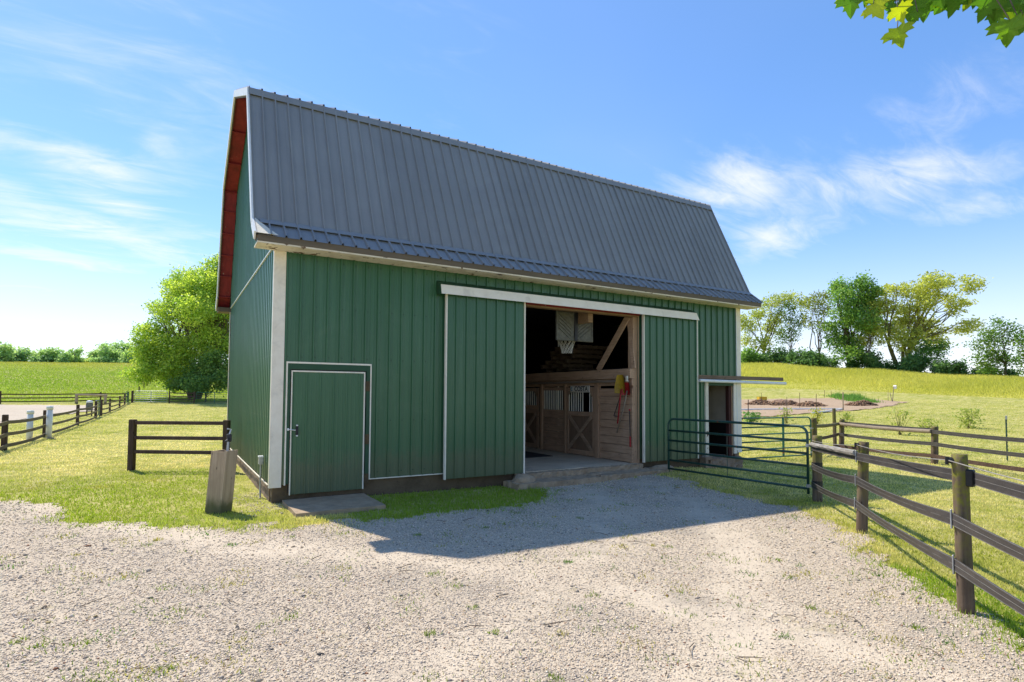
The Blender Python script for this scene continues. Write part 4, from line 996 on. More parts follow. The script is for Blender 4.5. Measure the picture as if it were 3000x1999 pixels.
# near paddock fence
P = [(8.85, -4.09, 1.214, .021, .082), (6.98, -5.85, 1.281, .062, .070), (4.61, -7.98, 1.393, -.026, .062), (2.15, -10.25, 1.38, 0, .065)]
t = thing('paddock_fence', 'near paddock fence of round posts and sagging black bands beside the gravel', 'fence', (P[1][0], P[1][1], G(P[1][0], P[1][1])))
HT = [(1.0, .65, .31), (1.07, .735, .40), (1.19, .815, .415), (1.18, .80, .42)]
def pt(i, h, off_n=0.0):
    x, y, H, ln, r = P[i]; return Vector((x, y, G(x, y) + h)) + RH * ln * h / H
dirs = Vector((P[3][0] - P[0][0], P[3][1] - P[0][1], 0)).normalized(); nrm = Vector((dirs.y, -dirs.x, 0))
if nrm.x > 0: nrm = -nrm                                             # faces the drive
for x, y, H, ln, r in P: round_post(t, x, y, G(x, y), H, r, ln, n=12)
for i in range(3):
    for k in range(3):
        side = -1 if (k == 0 and i == 2) else 1
        a = pt(i, HT[i][k]) + nrm * (P[i][4] + .012) * (1 if not (k == 0 and i == 2) else -1); b = pt(i + 1, HT[i + 1][k]) + nrm * (P[i + 1][4] + .012) * (1 if not (k == 0 and i in (1, 2)) else -1)
        band(t, a, b, .056, (.008, .035, .03)[k], nrm, twist=(.02 if k else .0))
    a = pt(i, (1.12, 1.235, 1.335)[i]) + nrm * .09; b = pt(i + 1, (1.235, 1.335, 1.33)[i]) + nrm * .09
    m = MB(); m.tube(sag_path(a, b, .03), .0045, 5); m.build('wire', 'rail_pad', t)
for i in (1, 2):
    for k in ((0, 1, 2) if i == 1 else (1, 2)):
        c = pt(i, HT[i][k]) + nrm * (P[i][4] + .021); m = MB(); m.bbox((-.012, -.006, -.085), (.012, .006, .085), .003, M=Matrix.Translation(c)); m.build('clip', 'galvanised', t)
    c = pt(i, (0, 1.235, 1.335)[i]) + nrm * (P[i][4] - .01); m = MB(); m.tube([c - nrm * .0, c + nrm * .05], [.030, .020], 8); m.tube([c + nrm * .045 - Vector((0, 0, .04)), c + nrm * .045 + Vector((0, 0, .03))], .014, 6); m.build('insulator', 'black_plastic', t)
for k in range(3):
    c = pt(0, HT[0][k]); m = MB(); m.tube([c - Vector((0, 0, .07)), c + Vector((0, 0, .07))], P[0][4] + .008, 12, caps=False); m.build('sleeve', 'black_plastic', t)
c = pt(2, HT[2][0]) - nrm * .05; m = MB(); m.bbox((-.03, -.035, -.075), (.03, .035, .075), .01, M=Matrix.Translation(c + dirs * .05)); m.build('sleeve', 'black_plastic', t)
a = pt(0, HT[0][0] + .045) + nrm * .10; b = pt(1, HT[1][0] + .045) + nrm * .10
m = MB(); m.tube([a.lerp(b, k / 12) for k in range(13)], .042, 8, wob=.12); m.build('rail_cover', 'rail_pad', t)
for k in range(16):                                                   # odd bits of twine and droppings marks are left to the material
    pass
# back paddock fence on the right
Q = [(16.91, .81, 1.278, -.02), (20.51, 1.95, 1.137, .05), (18.16, -2.11, 1.12, .045), (15.9, -6.0, 1.15, 0), (13.7, -9.8, 1.15, 0)]
t = thing('paddock_fence', 'farther paddock fence with a round timber top rail right of the green gates', 'fence', (Q[1][0], Q[1][1], -.2))
def qp(i, h): return Vector((Q[i][0], Q[i][1], G(Q[i][0], Q[i][1]) + h)) + RH * Q[i][3] * h / 1.15
for x, y, H, ln in Q: round_post(t, x, y, G(x, y), H, .092, ln)
hq = [(1.00, .56, .16), (.96, .56, .12), (.965, .60, .245), (.97, .6, .25), (.97, .6, .25)]
for i in range(4):
    d = (qp(i + 1, 0) - qp(i, 0)).normalized(); n = Vector((d.y, -d.x, 0)); n = n if n.x < 0 else -n
    for k in range(3):
        a = qp(i, hq[i][k]) + n * .10; b = qp(i + 1, hq[i + 1][k]) + n * .10
        if k == 0 and i < 2:
            m = MB(); m.tube(sag_path(a, b, .03), .062, 9, wob=.05); m.build('top_rail', 'post_wood' if i == 0 else 'rail_light', t)
            if i == 1: band(t, a + Vector((0, 0, .03)) - n * .21, b + Vector((0, 0, .03)) - n * .21, .055, .01, n, lines=False)
        else: band(t, a, b, .055, .03, n, mat='black_band' if (k < 2 and i) else 'rail_dark', lines=(i >= 2 or k == 1) and k < 2)
def stake(name, label, cat, x, y, h, r, mat, lean=0.0, group=None, tee=False):
    g = G(x, y); t = thing(name, label, cat, (x, y, g), group); top = Vector((x, y, g + h)) + RH * lean
    m = MB()
    if tee:
        m.beam((x, y, g - .2), top, .035, .006, (0, 1, 0)); m.beam(Vector((x, y, g - .2)) + Vector((0, .018, 0)), top + Vector((0, .018, 0)), .006, .034, (0, 1, 0))
        for k in range(1, 12):
            c = Vector((x, y, g)).lerp(top, k / 12.2); m.bbox((-.012, -.014, -.01), (.012, -.003, .01), .002, M=Matrix.Translation(c))
        m.build('shaft', mat, t)
        m = MB(); m.bbox((-.02, -.012, -.12), (.02, .03, .004), .003, M=Matrix.Translation(top)); m.build('tip', 'galvanised', t)
    else:
        m.tube([(x, y, g - .15), Vector((x, y, g)).lerp(top, .5), top], [r, r * .97, r * .9], 7, wob=.04); m.build('shaft', mat, t)
    return t
stake('steel_post', 'thin dark steel fence post standing behind the farther paddock fence', 'fence post', 21.24, -2.85, 1.42, .02, 'gate_green', 0, tee=True)
stake('timber_stake', 'slim mossy timber stake behind the fence corner beside the open gate', 'stake', 21.42, 2.70, 1.53, .07, 'post_wood', -.02)
# short fence left of the barn
A = Vector((-2.22, 5.63, G(-2.22, 5.63))); B = Vector((-.33, 4.66, G(-.33, 4.66)))
t = thing('board_fence', 'short dark three rail fence standing between lawn and barn wall', 'fence', A)
for p, ln in ((A, -.02), (B, .0)):
    m = MB(); m.bbox((p.x - .065, p.y - .065, p.z - .15), (p.x + .065, p.y + .065, p.z + 1.18), .012, M=Matrix.Translation(p) @ Matrix.Rotation(-.54, 4, 'Z') @ Matrix.Translation(-p)); m.build('post', 'post_dark', t)
d = (B - A).normalized(); n = Vector((-d.y, d.x, 0))
for k, h in enumerate((1.105, .757, .435)):
    m = MB(); a = A + Vector((0, 0, h)) + d * .0; b = B + Vector((0, 0, h - .01 * k)); m.beam(a - n * .02, b - n * .02, .04, .085, c=.010); m.build('rail', 'rail_dark', t)
# long fence up the left side
LF = [(-5.75, 6.4, 1.09), (-5.80, 12.53, 1.09), (-5.70, 18.28, 1.07), (-5.75, 27.63, 1.11), (-5.81, 36.56, 1.16)]
LG = [(-5.86, 40.6, 1.2), (-5.88, 47.48, 1.16), (-5.81, 56.55, 1.157), (-5.78, 62.6, 1.2)]
def long_fence(pts, label, name='rail_fence', lows=(.86, .50, .155), mat='rail_olive', pm='post_dark', nx=1, hh=.052, w=.03):
    t = thing(name, label, 'fence', (pts[0][0], pts[0][1], G(pts[0][0], pts[0][1])))
    for x, y, h in pts:
        g = G(x, y); m = MB(); m.bbox((x - .07, y - .07, g - .15), (x + .07, y + .07, g + h), .015); m.build('post', pm, t)
    for (x0, y0, h0), (x1, y1, h1) in zip(pts, pts[1:]):
        a = Vector((x0, y0, G(x0, y0))); b = Vector((x1, y1, G(x1, y1))); d = (b - a).normalized(); n = Vector((d.y, -d.x, 0))
        if n.x * nx < 0: n = -n
        for k, h in enumerate(lows):
            pth = sag_path(a + Vector((0, 0, h)) + n * .085, b + Vector((0, 0, h)) + n * .085, .05); m = MB(); m.strip(pth, [Vector((0, 0, hh))] * 10, w, n); m.build('rail', mat, t)
    return t
long_fence(LF, 'olive brown three rail fence running along the left lawn past the white pipes')
long_fence(LG, 'far continuation of the left lawn fence beyond the narrow gate')
long_fence([(-30, 60.5, 1.2), (-16.27, 65.06, 1.30), (-8.45, 69.2, 1.14), (-5.9, 69.6, 1.15)], 'dark three rail fence along the far edge of the pale sand arena', mat='rail_brown_y', nx=-1, lows=(.98, .60, .22), hh=.06)
t = long_fence([(-1.73, 66.3, 1.41), (.75, 65.67, 1.42)], 'short far fence section with a grey top board between two distant gates', lows=(1.22, .85, .48, .2), mat='rail_dark', nx=-1)
gate('tube_gate', 'silvery distant gate with six bars before the big leafy tree', (-1.95, 66.4), (-5.15, 67.8), 1.36, (1.1, .85, .62, .38, .12), 'galvanised', .57, (.5,), .025)
gate('tube_gate', 'long pale green distant gate touching the left edge of the barn', (.95, 65.6), (4.6, 63.0), 1.36, (1.1, .85, .62, .38, .12), 'gate_bright_green', .44, (.5,), .022)
gate('tube_gate', 'distant green gate seen edge on at the top corner of the left fence', (-5.75, 68.6), (-5.75, 63.4), 1.33, (1.1, .85, .62, .38, .12), 'gate_bright_green', .50, (.5,), .024)
gate('tube_gate', 'narrow dark green gate set in the left lawn fence', (-5.84, 39.3), (-5.85, 37.0), 1.15, (.95, .7, .45, .15), 'gate_green', .05, (.3, .7), .03)
for i, (x, y, h) in enumerate(((-5.36, 67.8, 1.39), (4.72, 62.8, 1.34))):
    o = thing('gate_post', ['dark post where the silvery distant gate hangs', 'dark post where the long pale green gate meets the barn edge'][i], 'post', (x, y, G(x, y))); round_post(o, x, y, G(x, y), h, .12, 0, 'post_dark', name='shaft')
t = thing('hitching_rail', 'pale weathered hitching rail on two posts in the sand arena', 'rail', (-10.17, 65.3, .5))
for x, y in ((-10.17, 65.3), (-7.67, 65.2)): round_post(t, x, y, G(x, y), .98, .14, 0, 'box_wood')
m = MB(); m.tube([(-10.3, 65.3, 1.48), (-7.5, 65.2, 1.44)], .10, 8); m.build('top_rail', 'box_wood', t)
t = thing('feed_box', 'grey feed box with a white domed lid behind the narrow gate', 'feed box', (-6.55, 40.5, .05))
m = MB(); m.bbox((-6.75, 40.3, .45), (-6.35, 40.7, 1.0), .05); m.build('bin', 'backboard_grey', t)
m = MB(); m.tube([(-6.55, 40.5, 1.0), (-6.55, 40.5, 1.1), (-6.55, 40.5, 1.16), (-6.55, 40.5, 1.18)], [.21, .20, .14, .04], 10); m.build('lid', 'pvc_white', t, smooth=True)
m = MB(); m.bbox((-6.72, 40.33, -.05), (-6.64, 40.41, .46), .01); m.bbox((-6.46, 40.59, -.05), (-6.38, 40.67, .46), .01); m.build('leg', 'post_dark', t)
TP = [(-5.55, 86.63, 1.18), (-5.23, 93.44, 1.25), (-4.94, 97.45, 1.11), (-4.63, 100.66, 1.2), (-4.42, 107.66, 1.07), (-4.1, 114.5, 1.1)]
for i, (x, y, h) in enumerate(TP):
    o = stake('hill_post', ['lowest dark post of the line climbing the hill beside the leafy tree', 'second dark post up the hill beside the leafy tree', 'third dark post up the hill beside the leafy tree', 'fourth dark post up the hill beside the leafy tree', 'fifth dark post up the hill, under the leafy tree edge', 'highest dark post of the hill line behind the leafy tree'][i], 'fence post', x, y, h, .085, 'post_dark', 0, 'posts climbing the hill')
# white pipes
for x, y, h, r, lb in ((-5.49, 17.70, 1.24, .098, 'taller white capped plastic pipe standing in front of the left fence'), (-5.95, 17.0, 1.10, .098, 'shorter white capped plastic pipe standing behind the left fence rails')):
    g = G(x, y); t = thing('plastic_pipe', lb, 'pipe', (x, y, g))
    m = MB(); m.tube([(x, y, g - .1), (x, y, g + h - .09)], r, 16); m.build('tube', 'pvc_white', t, smooth=True)
    m = MB(); m.tube([(x, y, g + h - .13), (x, y, g + h - .03), (x, y, g + h)], [r * 1.14, r * 1.14, r * .95], 16); m.build('cap', 'pvc_white', t, smooth=True)
    boulder((x + .10, y - .22, g + .0), (.16, .12, .05), 'soil_mat', 'soil_heap', t, 9)
# ------------------------------------------------------------------ the garden patch
ST = [(39.32, 19.98, 1.27, .035, 'post_dark', 'thicker dark stake at the near left of the garden'),
      (57.53, 31.70, 1.07, .022, 'post_dark', 'thin stake beside the yellow crate in the garden'),
      (43.34, 19.19, 1.44, .022, 'hinge_rust', 'thin rusty stake left of the white garden edging corner'),
      (50.44, 22.52, 1.57, .024, 'hinge_rust', 'thin stake in front of the third soil heap'),
      (45.22, 17.75, 1.67, .024, 'hinge_rust', 'tall thin rusty stake nearest the gate side of the garden'),
      (67.68, 30.17, .97, .022, 'hinge_rust', 'short thin stake at the left end of the tall weeds'),
      (67.95, 29.5, .88, .022, 'hinge_rust', 'shortest thin stake beside the weed clump')]
for x, y, h, r, mt, lb in ST: stake('garden_stake', lb, 'stake', x, y, h, r, mt, .02, 'stakes around the garden')
stake('garden_post', 'pale grey post standing at the corner of the white garden edging', 'post', 51.31, 18.88, 1.68, .055, 'box_wood', .02)
x, y = 66.15, 21.74; g = G(x, y)
t = thing('birdhouse_post', 'leaning pole with a small pale bird house beyond the garden', 'bird house', (x, y, g))
m = MB(); top = Vector((x, y, g + 1.75)) + RH * .2; m.tube([(x, y, g), top], .035, 6); m.build('pole', 'rail_light', t)
m = MB(); m.tube([Vector((x, y, g)) - RH * .02, Vector((x, y, g + 1.0)) - RH * .25], .03, 6); m.build('prop', 'rail_light', t)
m = MB(); c = top + RH * .12 - Vector((0, 0, .18)); m.bbox((-.13, -.12, -.15), (.13, .12, .12), .01, M=Matrix.Translation(c)); m.prism([c + Vector((-.17, -.15, .12)), c + Vector((.17, -.15, .12)), c + Vector((0, -.15, .26))], (0, .3, 0)); m.build('house', 'sign_white', t)
stake('garden_stake', 'thin stake standing left of the bird house pole', 'stake', 66.79, 22.48, 1.23, .022, 'rail_light', .02, 'stakes around the garden')
HEAPS = [(53.4, 29.05, 1.5, .55, 'leftmost brown manure heap, in front of the yellow crate'), (54.6, 27.2, 1.75, .75, 'second and largest brown manure heap from the barn'), (54.95, 24.3, 1.55, .55, 'third brown manure heap along the garden row'), (59.0, 21.3, 1.5, .62, 'rightmost brown manure heap behind the pale grey post')]
for i, (x, y, r, h, lb) in enumerate(HEAPS):
    n = 900; a = rng.random(n) * 2 * np.pi; rr = np.sqrt(rng.random(n)) * r
    px = x + rr * np.cos(a) * 1.15; py = y + rr * np.sin(a); env = np.clip(1 - (rr / r) ** 1.5, 0, 1) * (.65 + .6 * vnoise(px, py, 1.1 + .2 * i))
    pz = GA(px, py) + h * env * rng.uniform(.55, 1.0, n)
    s = rng.uniform(.06, .17, n); v = rng.normal(size=(n, 4, 3)); v /= np.linalg.norm(v, axis=-1, keepdims=True)
    V = np.stack([px, py, pz], -1)[:, None] + v * s[:, None, None] * np.array([1.3, 1.3, .7])
    k = np.arange(n)[:, None, None] * 4; F = (np.array([[0, 1, 2], [0, 2, 3], [0, 3, 1], [1, 3, 2]])[None] + k).reshape(-1, 3)
    b = rng.random(n); tone = np.where(b < .2, .35, 0)[:, None]; c = (np.array([.32, .20, .13]) * (.45 + .9 * b)[:, None] + tone * np.array([.4, .3, .2]))
    heap = np_mesh('manure_heap', V.reshape(-1, 3), F, 'plain_attr', np.repeat(c, 4, 0)); tag(heap, lb, 'heap', 'manure heaps in the garden')
    nn = 20; core = MB(); ring = [(x + math.cos(q) * r * 1.05, y + math.sin(q) * r * .9) for q in np.linspace(0, 2 * math.pi, nn, endpoint=False)]
    core.poly([(a_, b_, G(a_, b_) - .05) for a_, b_ in ring] + [(x + (a_ - x) * .5, y + (b_ - y) * .5, G(a_, b_) + h * .55) for a_, b_ in ring] + [(x, y, G(x, y) + h * .8)],
              [(j, (j + 1) % nn, nn + (j + 1) % nn, nn + j) for j in range(nn)] + [(nn + j, nn + (j + 1) % nn, 2 * nn) for j in range(nn)])
    core.build('heap_core', 'manure', heap)
x, y = 58.6, 32.4; g = G(x, y); t = thing('crate', 'yellow plastic crate behind the leftmost manure heap', 'crate', (x, y, g))
Mx = Matrix.Translation((x, y, g)) @ Matrix.Rotation(-.5, 4, 'Z')
m = MB()
for a, b in (((-.45, -.35, 0), (.45, -.31, .5)), ((-.45, .31, 0), (.45, .35, .5)), ((-.45, -.309, 0), (-.41, .309, .5)), ((.41, -.309, 0), (.45, .309, .5)), ((-.409, -.309, 0), (.409, .309, .05))): m.bbox(a, b, .015, M=Mx)
m.build('shell', 'yellow_crate', t)
m = MB(); m.bbox((-.48, -.385, .46), (.48, -.353, .53), .01, M=Mx); m.bbox((-.48, .353, .46), (.48, .385, .53), .01, M=Mx); m.build('rim', 'yellow_crate', t)
# white edging of the garden
ed = [(39.5, 22.5), (43.5, 22.8), (48.0, 21.2), (51.6, 19.3), (48.5, 17.9), (45.0, 17.2)]
ed = [(40.5, 25.2), (45.5, 23.8), (49.0, 21.8), (51.8, 19.2)]
ed2 = [(51.8, 19.2), (48.0, 18.3), (44.0, 17.4)]
for pth, lb, w in ((ed, 'white timber edging running across the garden soil', .22), (ed2, 'pale timber edging along the near edge of the garden', .12)):
    t = thing('garden_edging', lb, 'edging', (pth[0][0], pth[0][1], G(*pth[0])))
    for (xa, ya), (xb, yb) in zip(pth, pth[1:]):
        m = MB(); m.beam((xa, ya, G(xa, ya) + .12), (xb, yb, G(xb, yb) + .12), w, .12, c=.01); m.build('board', 'pvc_white', t)
# ------------------------------------------------------------------ foliage
def leaf_cloud(centers, normals_bias, size, cols, aspect=1.6, bend=.25):
    """one folded four-point leaf per centre"""
    n = len(centers); d = rng.normal(size=(n, 3)); d[:, 2] *= .7; d /= np.linalg.norm(d, axis=1, keepdims=True)
    q = rng.normal(size=(n, 3)) + normals_bias; q -= d * (q * d).sum(1, keepdims=True); q /= np.linalg.norm(q, axis=1, keepdims=True) + 1e-9
    w = np.cross(d, q); s = (size * rng.uniform(.65, 1.35, n))[:, None]
    a = centers - d * s * .5 * aspect; b = centers + d * s * .5 * aspect
    l = centers + w * s * .5 + q * s * bend * .4; r = centers - w * s * .5 + q * s * bend * .4
    V = np.stack([a, r, b, l], 1).reshape(-1, 3); F = np.arange(4 * n).reshape(-1, 4)
    return V, F, np.repeat(cols, 4, 0)
def clump_leaves(pos, clumps, dens, size, c1, c2, sub=9, depth_k=1.0, hollow=.35, var=.35, shell=.62):
    """leaves in sub-clusters spread through ellipsoids (lateral, height, r, rz); returns arrays"""
    base = np.array([pos[0], pos[1], 0.0]); g = G(pos[0], pos[1]); R2 = np.array([RH.x, RH.y, 0]); D2 = np.array([-RH.y, RH.x, 0]); P = []; C = []
    c1 = np.array(c1); c2 = np.array(c2)
    for (lx, lz, rx, rz) in clumps:
        dy = rng.normal() * depth_k * 1.0
        area = math.pi * rx * rz; nl = int(area * dens / size ** 2 * 6.5); ns = max(4, int(sub * max(1, area / 6)))
        u = rng.normal(size=(ns, 3)); u /= np.linalg.norm(u, axis=1, keepdims=True); rad = rng.uniform(hollow, 1.0, ns)[:, None] ** .6
        sc = u * rad * np.array([rx, max(rx, rz) * .9, rz]); st = rng.random(ns)
        k = rng.integers(0, ns, nl); off = rng.normal(size=(nl, 3)) * np.array([rx, rx, rz * .8]) * (1.05 / ns ** .38)
        p = sc[k] + off
        P.append(base + R2 * (lx + p[:, :1]) + D2 * (dy + p[:, 1:2]) + np.array([0, 0, 1.]) * (g + np.maximum(lz + p[:, 2:3], .1)))
        tt = np.clip(.5 + (st[k] - .5) * 1.0 + rng.normal(size=nl) * .22, 0, 1)[:, None]
        C.append((c1 * (1 - tt) + c2 * tt) * (1 + rng.normal(size=(nl, 1)) * var * .4))
    P = np.concatenate(P); C = np.clip(np.concatenate(C), .004, 1); return P, C
def limb_path(a, b, n=5, wob=.12, droop=.1):
    a = Vector(a); b = Vector(b); L2 = (b - a).length; out = []
    for k in range(n + 1):
        s = k / n; p = a.lerp(b, s) + Vector((0, 0, math.sin(math.pi * s) * L2 * droop))
        if 0 < k < n: p += Vector((random.uniform(-1, 1), random.uniform(-1, 1), random.uniform(-1, 1))) * L2 * wob * .5
        out.append(p)
    return out
def tree(name, label, cat, pos, clumps, dens, size, c1, c2, trunk_r=.3, trunk_h=None, bark='bark', group=None, trunks=((0, 1.0),), limbs=True, sub=9, depth_k=1.0, var=.35, aspect=1.6, leader=True):
    g = G(*pos); t = thing(name, label, cat, (pos[0], pos[1], g), group)
    P, C = clump_leaves(pos, clumps, dens, size, c1, c2, sub, depth_k, var=var)
    V, F, CC = leaf_cloud(P, np.array([0, 0, .8]), size, C, aspect)
    V = V - np.array([pos[0], pos[1], g])
    np_mesh('crown', V, F, 'leaf_mat', CC, t)
    if limbs:
        m = MB(); base = Vector((pos[0], pos[1], g)); hmax = max(c[1] for c in clumps); th = trunk_h or hmax * .35
        tops = []
        for lx, k in trunks:
            top = base + RH * lx + Vector((0, 0, th * k)); pth = limb_path(base - Vector((0, 0, .3)) + RH * lx * .12, top, 5, .05, 0)
            m.tube(pth, [trunk_r * (1.15 - .55 * s / 5) for s in range(6)], 8); tops.append((top, pth))
        if leader:
            top, pth = tops[0]; hi = max(clumps, key=lambda c: c[1]); e = base + RH * hi[0] + Vector((0, 0, hi[1]))
            m.tube(limb_path(top, e, 6, .05, 0), [trunk_r * .6 * (1 - .85 * s / 6) for s in range(7)], 7)
        for (lx, lz, rx, rz) in clumps:
            e = base + RH * lx + Vector((0, 0, lz)) + Vector((-RH.y, RH.x, 0)) * random.uniform(-1, 1) * rx * .5
            top, pth = min(tops, key=lambda q: (q[0] - e).length)
            s0 = random.uniform(.55, 1.0); st = pth[int(s0 * 5)]
            if lz < (st.z - g): st = pth[max(1, int(3 * lz / max(th, .1)))]
            L2 = (e - st).length; r0 = min(trunk_r * .5, .03 + L2 * .016)
            lp = limb_path(st, e, 5, .10, .06); m.tube(lp, [r0 * (1 - .8 * s / 5) for s in range(6)], 6)
            for q in range(3):
                e2 = e + Vector((random.uniform(-1, 1) * rx, random.uniform(-1, 1) * rx, random.uniform(-.5, 1) * rz)) * .9
                m.tube(limb_path(lp[random.randint(2, 4)], e2, 3, .12, .05), [r0 * .4, r0 * .3, r0 * .2, r0 * .08], 5, caps=False)
        m.build('trunk', bark, t)
    return t
